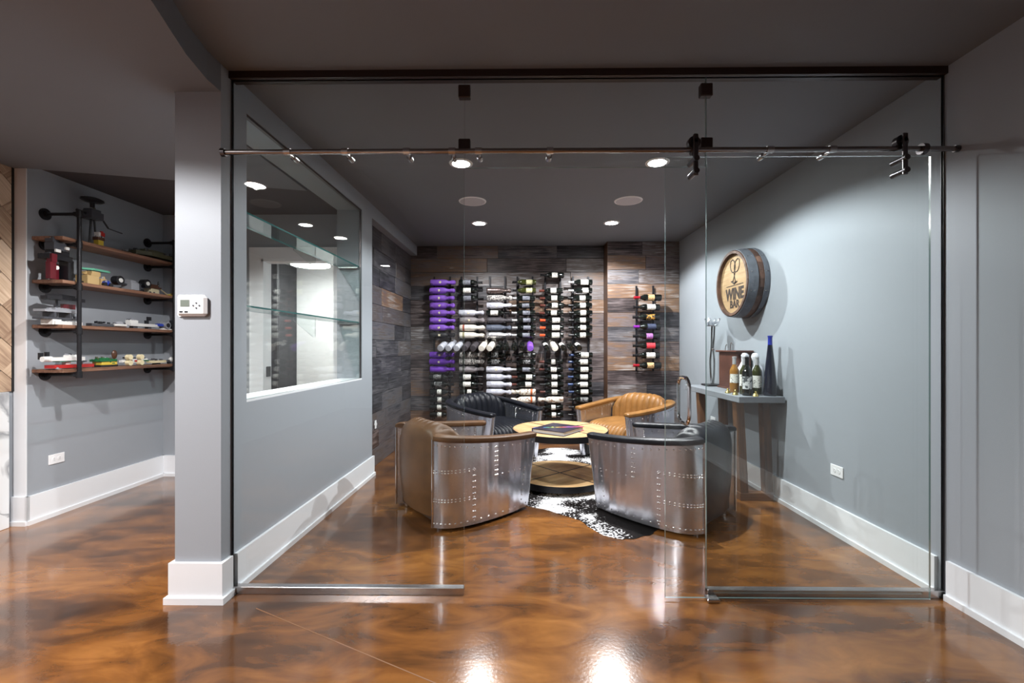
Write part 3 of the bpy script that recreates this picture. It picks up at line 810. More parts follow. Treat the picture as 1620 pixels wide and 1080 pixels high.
# ================================================================== ROUND COFFEE TABLE
TX,TY=.397,4.10; TR=.44; RZ=.0045
tb=empty('coffee_table',(TX,TY,RZ),math.radians(40),'round two tier coffee table with wood tops and black iron rims','coffee table')
def disc_tier(z,th_,nm):
    # four wedges, each with its own grain direction
    for q in range(4):
        g=.008; pts=[(g,g)]; n_=14
        a0=math.asin(g/(TR-.006)); 
        for k in range(n_+1):
            a=a0+(PI/2-2*a0)*k/n_; pts.append(((TR-.006)*math.cos(a),(TR-.006)*math.sin(a)))
        # separate boards inside the wedge
        for s0,s1 in ((0,.11),(.11,.22),(.22,.33),(.33,TR)):
            pp=clip(clip(pts,1,s0+.0006,False),1,s1-.0006,True)
            if len(pp)<3: continue
            MB().prism(pp,z-th_,z+random.uniform(-.0006,.0004)).build('board',M_tablewood,tb,rot=(0,0,q*PI/2))
    mb=MB().lathe([(TR-.006,z-.052),(TR,z-.052),(TR,z+.001),(TR-.006,z+.001),(TR-.006,z-.052)],64); mb.build(nm+'_rim',M_blackiron,tb,True)
    for k in range(2):
        L_=TR-.006
        o=MB().box(-L_,L_,-.008,.008,z-.03,z+.0008).build('iron_strip',M_blackiron,tb); o.rotation_euler=(0,0,k*PI/2)
disc_tier(.495,.026,'top'); disc_tier(.085,.026,'shelf')
for a in (-70,-12,110,168):
    a=math.radians(a); o=MB().bbox(-.008,.004,-.022,.022,0,.46,.002).build('leg',M_blackiron,tb)
    o.location=((TR-.011)*math.cos(a),(TR-.011)*math.sin(a),0); o.rotation_euler=(0,0,a)

# book
M_cover=None
def cover_material():
    m,nt,b=newmat('book_cover'); N=nt.nodes; L=nt.links
    tc=N.new('ShaderNodeTexCoord')
    # ragged colourful splash running across the cover
    sx=N.new('ShaderNodeSeparateXYZ'); L.new(tc.outputs['Object'],sx.inputs[0])
    nz=N.new('ShaderNodeTexNoise'); nz.inputs['Scale'].default_value=16; nz.inputs['Detail'].default_value=4; L.new(tc.outputs['Object'],nz.inputs['Vector'])
    di=N.new('ShaderNodeMath'); di.operation='SUBTRACT'; L.new(sx.outputs[0],di.inputs[0]); L.new(sx.outputs[1],di.inputs[1]); 
    pr=N.new('ShaderNodeMath'); pr.operation='ADD'; L.new(sx.outputs[0],pr.inputs[0]); L.new(sx.outputs[1],pr.inputs[1]); 
    hue=N.new('ShaderNodeMapRange'); hue.inputs[1].default_value=-.2; hue.inputs[2].default_value=.25; L.new(di.outputs[0],hue.inputs[0])
    r=N.new('ShaderNodeValToRGB'); ramp_set(r,[(0,srgb(60,90,190)),(.2,srgb(90,170,90)),(.38,srgb(225,210,80)),(.55,srgb(200,90,70)),(.75,srgb(120,80,150)),(1,srgb(190,70,110))]); L.new(hue.outputs[0],r.inputs[0])
    ab=N.new('ShaderNodeMath'); ab.operation='ABSOLUTE'; L.new(pr.outputs[0],ab.inputs[0])
    th_=N.new('ShaderNodeMath'); th_.operation='MULTIPLY_ADD'; th_.inputs[1].default_value=-5.0; L.new(ab.outputs[0],th_.inputs[0]); L.new(nz.outputs[0],th_.inputs[2])
    gt_=N.new('ShaderNodeMath'); gt_.operation='GREATER_THAN'; gt_.inputs[1].default_value=.43; L.new(th_.outputs[0],gt_.inputs[0])
    mx=N.new('ShaderNodeMix'); mx.data_type='RGBA'; mx.inputs[6].default_value=srgb(44,40,54); L.new(gt_.outputs[0],mx.inputs[0]); L.new(r.outputs[0],mx.inputs[7])
    L.new(mx.outputs[2],b.inputs['Base Color']); b.inputs['Roughness'].default_value=.3
    return m
bk=empty('coffee_table_book',(.366,3.95,RZ+.496),math.radians(54),'thick dark book with a colourful splash on the coffee table','book')
MB().box(-.172,.176,-.155,.155,.004,.031).build('page_block',simple('book_pages',srgb(196,198,204),.8,sc=(1,1,200),var=.12,vscale=3),bk)
mb=MB(); mb.box(-.18,.18,-.162,.162,.031,.036); mb.box(-.18,.18,-.162,.162,0,.004); mb.box(-.18,.18,.156,.162,.004,.031)
mb.build('cover',cover_material(),bk)

# ================================================================== CONSOLE TABLE + THINGS ON IT
ct=empty('console_table',(1.94,4.08,0),0,'grey topped console table with walnut frame legs at the right wall','console table')
CZ=.858
MB().bbox(-.185,.178,-.56,.57,CZ-.05,CZ,.003).build('top',M_concrete,ct)
for yy in (-.42,.32):
    fr=empty('leg_frame'); fr.parent=ct; fr.location=(0,yy,0)
    def bar(p0,p1,wd=.065,nm='leg'):
        p0=Vector(p0);p1=Vector(p1); L_=(p1-p0).length; d=(p1-p0).normalized()
        o=MB().bbox(0,L_,-.035,.035,-wd/2,wd/2,.003).build(nm,M_legwood,fr)
        up=Vector((0,1,0)); z=d.cross(up).normalized()
        o.matrix_parent_inverse=Matrix.Identity(4)
        o.matrix_local=Matrix(((d.x,up.x,z.x,p0.x),(d.y,up.y,z.y,p0.y),(d.z,up.z,z.z,p0.z),(0,0,0,1)))
    bar((-.125,0,CZ-.05),(-.085,0,.062)); bar((.09,0,CZ-.05),(.115,0,.062)); bar((-.12,0,.031),(.15,0,.031),.062,'foot_bar')

def wine_profile(h=.31,r=.0375,neck=.0145,sh=.60):
    return [(.0001,.004),(r*.7,.0),(r*.93,.001),(r,.008),(r,h*sh),(r*.96,h*(sh+.03)),(r*.72,h*(sh+.095)),(neck*1.15,h*(sh+.16)),(neck,h*(sh+.21)),(neck,h*.965),(neck*1.15,h*.968),(neck*1.15,h*.998),(.0001,h)]
M_bglass=simple('dark_bottle_glass',srgb(16,20,18),.08,coat=.3)
M_bolive=simple('olive_bottle_glass',srgb(48,52,20),.08,coat=.3)
M_amber=simple('amber_wine_glass',srgb(150,104,48),.08,coat=.3)
M_cobalt=simple('cobalt_glass',srgb(28,44,150),.06,coat=.5)
M_cobaltdark=simple('cobalt_glass_dark',srgb(18,22,38),.06,coat=.5)
def label_material(name,paper,ink,sc=(60,60,150),thr=.60):
    m,nt,b=newmat(name); N=nt.nodes; L=nt.links
    tc=N.new('ShaderNodeTexCoord'); oi=N.new('ShaderNodeObjectInfo')
    ad=N.new('ShaderNodeVectorMath'); ad.operation='MULTIPLY_ADD'; cb=N.new('ShaderNodeCombineXYZ')
    for i in range(3): L.new(oi.outputs['Random'],cb.inputs[i])
    L.new(cb.outputs[0],ad.inputs[0]); ad.inputs[1].default_value=(5,5,5); L.new(tc.outputs['Object'],ad.inputs[2])
    mp=N.new('ShaderNodeMapping'); mp.inputs['Scale'].default_value=sc; L.new(ad.outputs[0],mp.inputs[0])
    n=N.new('ShaderNodeTexNoise'); n.inputs['Scale'].default_value=1; n.inputs['Detail'].default_value=1; L.new(mp.outputs[0],n.inputs['Vector'])
    r=N.new('ShaderNodeValToRGB'); ramp_set(r,[(thr,paper),(thr+.03,ink)]); L.new(n.outputs[0],r.inputs[0]); L.new(r.outputs[0],b.inputs['Base Color']); b.inputs['Roughness'].default_value=.55
    return m
M_lab=label_material('cream_label',srgb(232,230,222),srgb(70,70,70))
M_lab_grey=label_material('grey_label',srgb(120,122,132),srgb(40,40,48))
M_lab_olive=label_material('olive_label',srgb(196,192,150),srgb(60,64,40))
M_lab_tan=label_material('tan_label',srgb(206,170,120),srgb(90,60,40))
M_lab_red=label_material('red_label',srgb(206,52,62),srgb(230,150,150),thr=.68)
M_lab_purple=label_material('purple_label',srgb(150,96,158),srgb(220,200,222),thr=.66)
M_lab_script=label_material('white_script',srgb(16,18,18),srgb(190,190,190),(90,90,220),.55)
M_lab_gold=label_material('gold_emblem',srgb(16,18,18),srgb(190,140,60),(40,40,60),.5)
M_lab_slate=label_material('slate_label',srgb(58,66,90),srgb(30,34,48))
M_cap_black=simple('black_capsule',srgb(20,20,22),.3)
M_cap_red=simple('red_capsule',srgb(140,20,34),.3)
M_cap_orange=simple('orange_capsule',srgb(238,84,40),.35)
M_cap_purple=simple('purple_capsule',srgb(120,36,140),.3)
M_cap_brown=simple('brown_capsule',srgb(92,48,40),.35)
M_cap_silver=simple('silver_capsule',srgb(196,196,198),.3,.4)
M_cap_navy=simple('navy_capsule',srgb(44,66,110),.3)
ME_bottle=MB().lathe(wine_profile(),20).mesh('wine_bottle',M_bglass,True,50)
ME_cap=MB().lathe([(.0152,.232),(.0158,.236),(.0156,.297),(.0178,.299),(.0178,.311),(.0001,.312)],14).mesh('capsule',M_cap_black,True,40)
def label_mesh(z0,z1,span=2.2,r=.0379):
    return MB().lathe([(r,z0),(r,z1)],14,a0=-PI/2-span/2,a1=-PI/2+span/2).mesh('paper_label',M_lab,True)
ME_lab={'wide':label_mesh(.055,.155),'mid':label_mesh(.085,.16),'small':label_mesh(.10,.155),'thin':label_mesh(.07,.165,1.6),'low':label_mesh(.05,.13)}
def bottle(loc,rot,label,group,glass,lab=None,labmat=None,cap=M_cap_black,scale=1.0,name='wine_bottle',cat='bottle'):
    o=place(name,ME_bottle,None,loc,rot,glass); o.scale=(scale,)*3
    tag(o,label,cat,group)
    if lab: place('paper_label',ME_lab[lab],o,mat=labmat or M_lab)
    if cap: place('capsule',ME_cap,o,mat=cap)
    return o
g='bottles standing on the console'
bottle((1.885,3.86,CZ),(0,0,-.5),'amber white wine bottle with pale label, farthest left of the console bottles',g,M_amber,'mid',M_lab,M_cap_silver)
bottle((1.90,3.72,CZ),(0,0,-.9),'slim green wine bottle with two pale label strips beside the amber one',g,M_bolive,'thin',M_lab,M_cap_silver)
bottle((1.863,3.605,CZ),(0,0,-.42),'front black wine bottle with large white picture label on the console',g,M_bglass,'wide',label_material('picture_label',srgb(214,216,216),srgb(80,84,86),(45,45,45),.52),M_cap_black)
bottle((2.005,3.72,CZ),(0,0,-.42),'dark green wine bottle with white crest label next to the blue bottle',g,M_bolive,'wide',M_lab,M_cap_silver)
bottle((1.975,3.84,CZ),(0,0,-.5),'black wine bottle without visible label in the middle of the console group',g,M_bglass,None,None,M_cap_black)
r=empty('blue_bottle',(2.045,3.60,CZ),0,'tall tapering cobalt blue glass bottle at the console end','bottle',g)
MB().lathe([(.0001,0),(.046,0),(.05,.01),(.047,.10),(.035,.24),(.022,.36),(.0175,.41)],24).build('body',M_cobaltdark,r,True)
MB().lathe([(.0175,.41),(.016,.47),(.019,.472),(.019,.485),(.012,.486)],24).build('neck',M_cobalt,r,True)
# tissue wrapped bottles standing behind
def wrap_mesh(seed,tail=0,h=.33,r=.043,ragged=True):
    R=random.Random(seed); o_=Vector((R.uniform(0,90),R.uniform(0,90),R.uniform(0,90)))
    prof=[(.001,0),(r*.9,.002),(r,.012),(r,.05),(r*1.0,.10),(r,.15),(r*.99,.19),(r*.86,.212),(r*.6,.232),(.024,.25),(.023,.265),(.026,.285),(.029,.305),(.031,.32),(.018,.338),(.001,.342)]
    n=22; V=[];F=[]
    for i,(rr,z) in enumerate(prof):
        t=max(0,(z-.235)/.107)
        off=Vector((0,-math.sin(t*2.2)*.018*tail,0))+Vector((0,0,0))
        for k in range(n):
            a=2*PI*k/n+t*.9
            p=Vector((rr*math.cos(a),rr*math.sin(a),z))
            amp=.0016+.006*sstep(.19,.25,z)
            q=p*1.0; d=mnoise.noise(Vector((p.x*55,p.y*55,p.z*(22 if z<.2 else 60)))+o_)
            rad=Vector((math.cos(a),math.sin(a),0))
            V.append(p+rad*d*amp*(1 if i not in (0,len(prof)-1) else 0)+off)
    for i in range(len(prof)-1):
        for k in range(n): F.append((i*n+k,i*n+(k+1)%n,(i+1)*n+(k+1)%n,(i+1)*n+k))
    return MB().add(V,F).mesh('wrapped_bottle',M_lab,True,60)
WRAP=[wrap_mesh(s,t) for s,t in ((1,1.2),(2,0),(3,-1.2),(4,.6))]
M_tissue_white=simple('white_tissue',srgb(222,222,228),.55,bump=.5,bscale=55)
place('wrapped_bottle',WRAP[0],None,(2.02,3.98,CZ),(0,0,.3),M_tissue_white)
w1=C.objects[-1] if False else bpy.data.objects['wrapped_bottle']; tag(w1,'white tissue wrapped bottle beside the mahogany box','bottle',g)
w2=place('wrapped_bottle',WRAP[2],None,(2.07,3.83,CZ),(0,0,1.2),M_tissue_white); tag(w2,'white tissue wrapped bottle behind the blue bottle','bottle',g)
# gold stoppers
M_gold=simple('brass_gold',(.80,.62,.22,1),.25,1.0)
for (x,y),l in zip(((1.80,3.80),(1.795,3.66),(1.90,3.545)),('beside the amber bottle','beside the slim green bottle','at the front console edge')):
    s=empty('bottle_stopper',(x,y,CZ),0,f'small gold bell shaped stopper {l}','stopper','gold stoppers on the console')
    MB().lathe([(.0001,0),(.021,0),(.023,.004),(.019,.012),(.013,.024),(.0001,.028)],14).build('bell',M_gold,s,True)
    MB().sphere((0,0,.034),.009,10).build('knob',M_gold,s,True)
# mahogany box
bx=empty('mahogany_box',(2.05,4.20,CZ),0,'mahogany wine gift box with overhanging lid on the console','box')
MB().bbox(-.062,.062,-.18,.18,.012,.345,.003).build('body',M_boxwood,bx,rot=(0,0,0))
MB().bbox(-.075,.072,-.195,.195,0,.014,.003).build('plinth',M_boxwood,bx)
MB().bbox(-.085,.078,-.205,.205,.345,.362,.004).build('lid',M_boxwood,bx)
for yy,ss in ((.05,1.0),(.15,.75)):
    pts=[(0,yy+.03*math.cos(a),.362+.075*ss*math.sin(a)) for a in [PI*k/10 for k in range(11)]]
    MB().tube(pts,.003,6).build('wire_handle',M_chrome,bx,True)
# sculptural flower stand
fs=empty('glass_flower_stand',(1.985,4.52,CZ),0,'tall chrome stemmed stand with glass petal bowl on the console','ornament')
MB().bbox(-.085,.085,-.085,.085,0,.018,.008).build('base',M_cap_black,fs)
for q,(dx,b_) in enumerate(((-.012,-.022),(.012,.018))):
    pts=catmull([(dx*.6,0,.018),(dx+b_*.2,0,.12),(dx+b_*.4,0,.26),(dx*.7,0,.38),(dx+.006,0,.50),(dx+.010,0,.60)],5)
    MB().tube(pts,.0095,8).build('stem',M_chrome,fs,True)
MB().sphere((.004,0,.37),.02,12).build('knot',M_chrome,fs,True)
MB().lathe([(.0001,.598),(.05,.604),(.062,.612),(.05,.61),(.0001,.606)],20).build('dish',M_chrome,fs,True)
M_petal=thin_glass('petal_glass',(.9,.92,.95,1),.3,.08)
pm=MB(); NU,NV=6,5
for i in range(NU+1):
    for k in range(NV+1):
        u=i/NU; v=k/NV*2-1
        wd=.028*math.sin(PI*(.12+.80*u)); pm.v.append((.012+.055*u+.012*v*v,wd*v,.0+.075*u**1.6-.006*v*v))
for i in range(NU):
    for k in range(NV):
        a=i*(NV+1)+k; pm.face((a,a+1,a+NV+2,a+NV+1))
pmesh=pm.mesh('petal',M_petal,True)
for k in range(8): place('petal',pmesh,fs,(0,0,.612),(0,0,2*PI*k/8))

# ================================================================== BARREL SIGN
bz=1.83; by=4.06
bs=empty('barrel_sign',(XR,by,bz),-PI/2,'round oak half barrel wall sign with galvanised hoops reading WINE BAR','wall sign')
# local: -Y points into the room, X to the right as seen by the viewer, Z up
MX=Matrix.Rotation(PI/2,4,'X')
R0=.31
nst=26
for k in range(nst):
    a0=2*PI*k/nst+.004; a1=2*PI*(k+1)/nst-.004
    prof=[(R0-.028,.0),(R0-.004,.0),(R0,.06),(R0-.006,.13),(R0-.016,.185),(R0-.040,.185),(R0-.03,.13),(R0-.028,.0)]
    MB().lathe(prof,2,a0=a0,a1=a1,M=MX).build('stave',M_stave,bs,True)
for z0,z1,ra,rb in ((.005,.05,R0+.002,R0+.006),(.10,.178,R0+.001,R0-.008)):
    hp=MB().lathe([(ra-.002,z0),(ra+.003,z0),(rb+.003,z1),(rb-.002,z1),(ra-.002,z0)],64,M=MX).build('hoop',M_hoop,bs,True)
    rv=MB()
    for k in range(12):
        a=2*PI*k/12+.2; rm=(ra+rb)/2+.003
        for dz in (.3,.7):
            zz=z0+(z1-z0)*dz; c=MX@Vector((rm*math.cos(a),rm*math.sin(a),zz)); rv.sphere(c,.005,6)
    o=rv.build('hoop_rivets',M_rivet,hp,True); o['kind']='stuff'
hb=[-.29,-.19,-.09,.0,.1,.2,.29]
for i in range(len(hb)-1):
    # head boards
    pts=[((R0-.036)*math.cos(2*PI*k/72),(R0-.036)*math.sin(2*PI*k/72)) for k in range(72)]
    pp=clip(clip(pts,1,hb[i]+.0004,False),1,hb[i+1]-.0004,True)
    if len(pp)<3: continue
    o=MB().prism(pp,.128,.15).build('head_board',M_barrelhead,bs); o.rotation_euler=(PI/2,0,0)
FY=-.1515
def text(s,size,x,z,parent,off=0.0,sx=1.0):
    cu=bpy.data.curves.new('lettering','FONT'); cu.body=s; cu.size=size; cu.align_x='CENTER'; cu.align_y='CENTER'; cu.extrude=.0008; cu.offset=off
    tmp=bpy.data.objects.new('tmp',cu); C.objects.link(tmp)
    me=bpy.data.meshes.new_from_object(tmp.evaluated_get(bpy.context.evaluated_depsgraph_get())); bpy.data.objects.remove(tmp)
    me.materials.clear(); me.materials.append(M_ink)
    o=bpy.data.objects.new('lettering',me); C.objects.link(o); o.parent=parent
    o.location=(x,FY,z); o.rotation_euler=(PI/2,0,0); o.scale=(sx,1,1); return o
text('WINE',.145,0,-.098,bs,.006,.88); text('BAR',.095,0,-.19,bs,.003,1.0)
MB().box(-.155,.155,FY-.001,FY+.002,-.018,-.012).build('rule_line',M_ink,bs)
def glass_icon(ang,x,z,flip):
    # outline of a wine glass
    P=[(-.016,.10),(-.034,.07),(-.036,.035),(-.02,.008),(0,0),(.02,.008),(.036,.035),(.034,.07),(.016,.10),(-.016,.10)]
    S=[(0,0),(0,-.075),(-.026,-.088),(.026,-.088),(0,-.075)]
    mb=MB(); ca,sa=math.cos(ang),math.sin(ang)
    for pl_ in (P,S):
        q=[(x+1.2*(px_*ca-pz*sa),FY,z+1.2*(px_*sa+pz*ca)) for px_,pz in pl_]
        for a_,b_ in zip(q,q[1:]): mb.cyl(a_,b_,.0042,6)
    mb.build('wine_glass_emblem',M_ink,bs)
glass_icon(math.radians(18),-.012,.105,1); glass_icon(math.radians(-28),.016,.105,1)

# ================================================================== OUTLETS, THERMOSTAT
def outlet(loc,rz,label,w_=.115,h_=.072):
    r=empty('wall_outlet',loc,rz,label,'outlet','wall outlets')
    MB().bbox(-w_/2,w_/2,-.006,0,-h_/2,h_/2,.002).build('cover_plate',M_plastic,r)
    for sx in (-1,1):
        s=MB().cyl((sx*.02,-.008,0),(sx*.02,0,0),.0155,16).build('socket',M_plastic,r,True)
        mb=MB()
        for dz in (-.006,.006): mb.box(sx*.02-.005,sx*.02+.005,-.0086,-.0075,dz-.001,dz+.001)
        o=mb.build('slots',M_dark,s); o['kind']='stuff'
outlet((XR,2.975,.425),-PI/2,'white double outlet on the right wall ahead of the console')
outlet((XR,4.84,.458),-PI/2,'white double outlet on the right wall under the console')
outlet((XS,3.27,.418),PI/2,'white double outlet on the grey wall below the pipe shelf')
outlet((xl(4.62)-.079,4.62,.44),PI/2,'small white outlet on the left plank wall',.05,.085)
tm=empty('thermostat',(-1.588,2.16,1.452),0,'white wall thermostat on the grey wall end','thermostat')
MB().bbox(-.07,.075,-.028,0,-.05,.05,.012).build('case',M_plastic,tm)
MB().bbox(-.078,.06,-.012,0,-.052,.056,.008).build('back_plate',M_plastic,tm)
MB().box(-.048,-.004,-.0295,-.027,-.005,.028).build('screen',simple('lcd',srgb(112,120,112),.2),tm)
for dx,dz in ((.03,.012),(.045,.0),(.015,.0),(.03,-.012)):
    MB().cyl((dx,-.0305,dz),(dx,-.027,dz),.0045,10).build('button',simple('button_grey',srgb(90,92,98),.5),tm,True)
for dx in (-.045,-.02): MB().box(dx-.008,dx+.008,-.0295,-.027,-.034,-.026).build('button',M_dark,tm)
# ================================================================== WINE RACK
YBOT=YB-.125          # bottle axis in front of the plank wall
def px2x(px,Y):
    u=(px-810)/700; t=8/700; return (u-t)/(1+u*t)*Y
def zz2z(zy,Y): return 1.25-((380+zy/3.6)-549)/700*Y
tissue=lambda n,c,**k: simple(n,c,k.get('r',.5),k.get('m',0),bump=.55,bscale=55,var=.12,vscale=20)
T={'purple':tissue('purple_tissue',srgb(132,84,190)),'purple2':tissue('deep_purple_tissue',srgb(104,46,170)),'black':tissue('black_tissue',srgb(26,25,28)),
   'silver':tissue('silver_tissue',srgb(190,190,200)),'cream':tissue('cream_tissue',srgb(222,216,204)),'grey':tissue('grey_tissue',srgb(128,122,124)),
   'darkgrey':tissue('dark_grey_tissue',srgb(66,62,66)),'foil':simple('crumpled_foil',(.62,.62,.64,1),.25,.8,bump=.8,bscale=40),'slate':tissue('slate_tissue',srgb(78,84,98)),
   'bronze':simple('bronze_foil',(.22,.17,.16,1),.2,.8,bump=.6,bscale=30),'pattern':label_material('patterned_paper',srgb(190,186,180),srgb(96,92,90),(40,40,60),.5),
   'newsprint':label_material('printed_cream_paper',srgb(224,218,206),srgb(150,120,96),(30,30,40),.58)}
M_sticker=label_material('cream_roundel',srgb(232,222,190),srgb(130,110,80),(70,70,70),.58)
M_band_red=simple('red_band',srgb(160,70,48),.6); M_band_olive=simple('olive_band',srgb(140,132,92),.6); M_band_dark=simple('dark_band',srgb(60,62,52),.6); M_band_orange=simple('orange_band',srgb(196,104,54),.6)
def disc_patch(zc,rz,r=.0448):
    mb=MB(); n=14
    mb.v.append((0,-r,zc))
    for k in range(n):
        a=2*PI*k/n; ang=-PI/2+math.cos(a)*rz/r; mb.v.append((r*math.cos(ang),r*math.sin(ang),zc+rz*math.sin(a)))
    for k in range(n): mb.face((0,1+k,1+(k+1)%n))
    return mb.mesh('roundel',M_sticker,True)
ME_round=disc_patch(.135,.016)
ME_band=MB().lathe([(.0449,.045),(.0449,.07)],24).mesh('paper_band',M_band_red,True)
ME_sq=MB().lathe([(.0449,.12),(.0449,.15)],6,a0=-PI/2-.3,a1=-PI/2+.3).mesh('seal',M_sticker,True)
ORD=['first','second','third','fourth','fifth','sixth','seventh','eighth','ninth','tenth','eleventh','twelfth','thirteenth','fourteenth','fifteenth','sixteenth','seventeenth']
GW='wine bottles on the wall rack'
def wrapped(loc,rot,label,paper,k,extra=None,group=GW):
    o=place('wrapped_bottle',WRAP[k%4],None,loc,rot,T[paper]); tag(o,label,'bottle',group)
    if extra=='roundel': place('roundel',ME_round,o)
    elif extra=='seal': place('seal',ME_sq,o)
    elif extra: place('paper_band',ME_band,o,mat=extra)
    return o
rowsU=[200,240,287,330,372,414,456,498,540]; rowsL=[653,692,735,778,820,863,907,950,993]
P=('w','purple','roundel'); B=lambda lab,lm,cap=M_cap_black,gl=None: ('b',lab,lm,cap,gl)
W_=lambda c,e=None: ('w',c,e)
nm_={'purple':'purple tissue-wrapped','purple2':'deep purple tissue-wrapped','black':'black tissue-wrapped','silver':'silver paper-wrapped','cream':'cream paper-wrapped','grey':'grey paper-wrapped','darkgrey':'dark grey wrapped','foil':'crumpled foil-wrapped','slate':'slate blue wrapped','bronze':'bronze foil-wrapped','pattern':'patterned paper-wrapped','newsprint':'printed cream paper-wrapped'}
def lname(lm,cap):
    base={M_lab.name:'white-labelled black',M_lab_grey.name:'grey-labelled black',M_lab_olive.name:'olive-labelled black',M_lab_script.name:'white-script black',M_lab_tan.name:'tan-labelled black',M_lab_red.name:'red-labelled black',M_lab_purple.name:'purple-labelled black',M_lab_gold.name:'gold-emblem black',M_lab_slate.name:'slate-labelled black'}[lm.name] if lm else 'plain black'
    return base
COL=[ # x of the base end (px), x of the neck end, rail px, contents upper / lower (None: empty row)
 dict(b=680.5,n=1,rails=(687,712),
  U=[None]+[P]*7+[('w','black','seal')], L=[W_('purple2','seal'),W_('purple2','roundel'),W_('purple2'),B('wide',M_lab_script),B('wide',M_lab_script),B('small',M_lab),B('small',M_lab),B('small',M_lab),B('small',M_lab)]),
 dict(b=727,n=1,rails=(730,755),
  U=[None,B('wide',M_lab_grey),B('wide',M_lab),B('wide',M_lab_grey),None,W_('silver','seal'),W_('grey','seal'),W_('cream',M_band_red),W_('cream',M_band_olive)], L=[W_('pattern',M_band_dark),W_('pattern',M_band_dark),W_('grey',M_band_dark),B('wide',M_lab),B('wide',M_lab),B('small',M_lab),B('small',M_lab),None,None]),
 dict(b=770,n=1,rails=(775,799),
  U=[None,None,W_('bronze'),W_('pattern'),W_('silver','roundel'),B('wide',M_lab),W_('darkgrey'),W_('slate'),W_('foil')], L=[B('wide',M_lab_script),B('wide',M_lab_script),W_('silver','seal'),W_('silver'),W_('silver'),W_('silver'),None,None,None]),
 dict(b=847,n=-1,rails=(818.5,842.5),
  U=[None,B('low',M_lab_olive,M_cap_black,M_bolive),B('low',M_lab_olive,M_cap_black,M_bolive)]+[B('thin',M_lab_grey,M_cap_silver)]*6, L=[B('thin',M_lab_script),B('thin',M_lab_script),B('thin',M_lab_grey,M_cap_silver),B('low',M_lab,M_cap_brown),B('low',M_lab,M_cap_brown),W_('newsprint',M_band_orange),W_('newsprint',M_band_orange),None,None]),
 dict(b=891,n=-1,rails=(862.5,886.5),
  U=[B('mid',M_lab),None,B('mid',M_lab,M_cap_brown),B('mid',M_lab,M_cap_brown),B('mid',M_lab,M_cap_brown),B('mid',M_lab,M_cap_brown),B('wide',M_lab,M_cap_orange),B('wide',M_lab,M_cap_orange),B('wide',M_lab,M_cap_orange)],
  L=[None,B('small',M_lab,M_cap_brown),B('mid',M_lab,M_cap_brown),B('mid',M_lab),B('mid',M_lab),B('mid',M_lab,M_cap_brown),W_('newsprint'),B('small',M_lab),B('small',M_lab)]),
 dict(b=936.5,n=-1,rails=(906.5,931),
  U=[None,B('wide',M_lab,M_cap_silver),B('low',M_lab,M_cap_silver),B('mid',M_lab),B('mid',M_lab),B('mid',M_lab),B('mid',M_lab),B('mid',M_lab),B('mid',M_lab)], L=[B('wide',M_lab,M_cap_navy)]*6+[B('wide',M_lab_script),B('small',M_lab_script),B('small',M_lab_script)]),
]
def lab_scale(o): pass
pegmesh=MB().tube([(-.012,.04,.03),(-.012,-.06,-.002),(-.012,-.125,-.002),(-.012,-.14,.012),(.012,-.14,.012),(.012,-.125,-.002),(.012,-.06,-.002),(.012,.04,.03)],.0032,6).mesh('peg',M_blackiron,True)
def rack(label,xs,Yw,z0,z1,zr,yoff,off):
    r=empty('wine_rack',(sum(xs)/2,Yw,0),0,label,'wine rack','wall mounted wine rack columns')
    for x in xs:
        x-=sum(xs)/2
        MB().bbox(x-.0125,x+.0125,-.042,-.034,z0,z1,.002).build('rail',M_blackiron,r)
        mb=MB()
        for z in (z0+.12,(z0+z1)/2,z1-.12): mb.cyl((x,-.036,z),(x,0,z),.006,8)
        o=mb.build('wall_spacers',M_blackiron,r,True); o['kind']='stuff'
    for z in zr:
        for x in xs: place('peg',pegmesh,r,(x-sum(xs)/2,yoff,z-off))
    return r
for ci,c in enumerate(COL):
    cname=['first','second','third','fourth','fifth','sixth'][ci]
    zr=[]
    for half,rows,items in (('upper',rowsU,c['U']),('lower',rowsL,c['L'])):
        k=0
        for ry,it in zip(rows,items):
            z=zz2z(ry,YBOT)
            if it is None: continue
            k+=1; zr.append(z)
            xb=px2x(c['b'],YBOT); rot=(random.uniform(-.12,.12),PI/2*c['n'],0)
            jit=random.uniform(-.008,.008)
            wh=f"{ORD[k-1]} from top, {cname} column, {half} half of wine rack"
            if it[0]=='w': wrapped((xb+jit,YBOT,z),rot,f"{nm_[it[1]]} bottle, {wh}",it[1],ci*3+k,it[2])
            else:
                o=bottle((xb+jit,YBOT,z),(random.uniform(-.1,.1),PI/2*c['n'],0),f"{lname(it[2],it[3])} wine bottle, {wh}",GW,it[4] or M_bglass,it[1],it[2],it[3],1.02)
    rack(f'black metal wine rack strip pair, {cname} from the left on the back wall',[px2x(q,YB-.04) for q in c['rails']],YB,.27,2.215,zr,YBOT-YB+.02,.042)
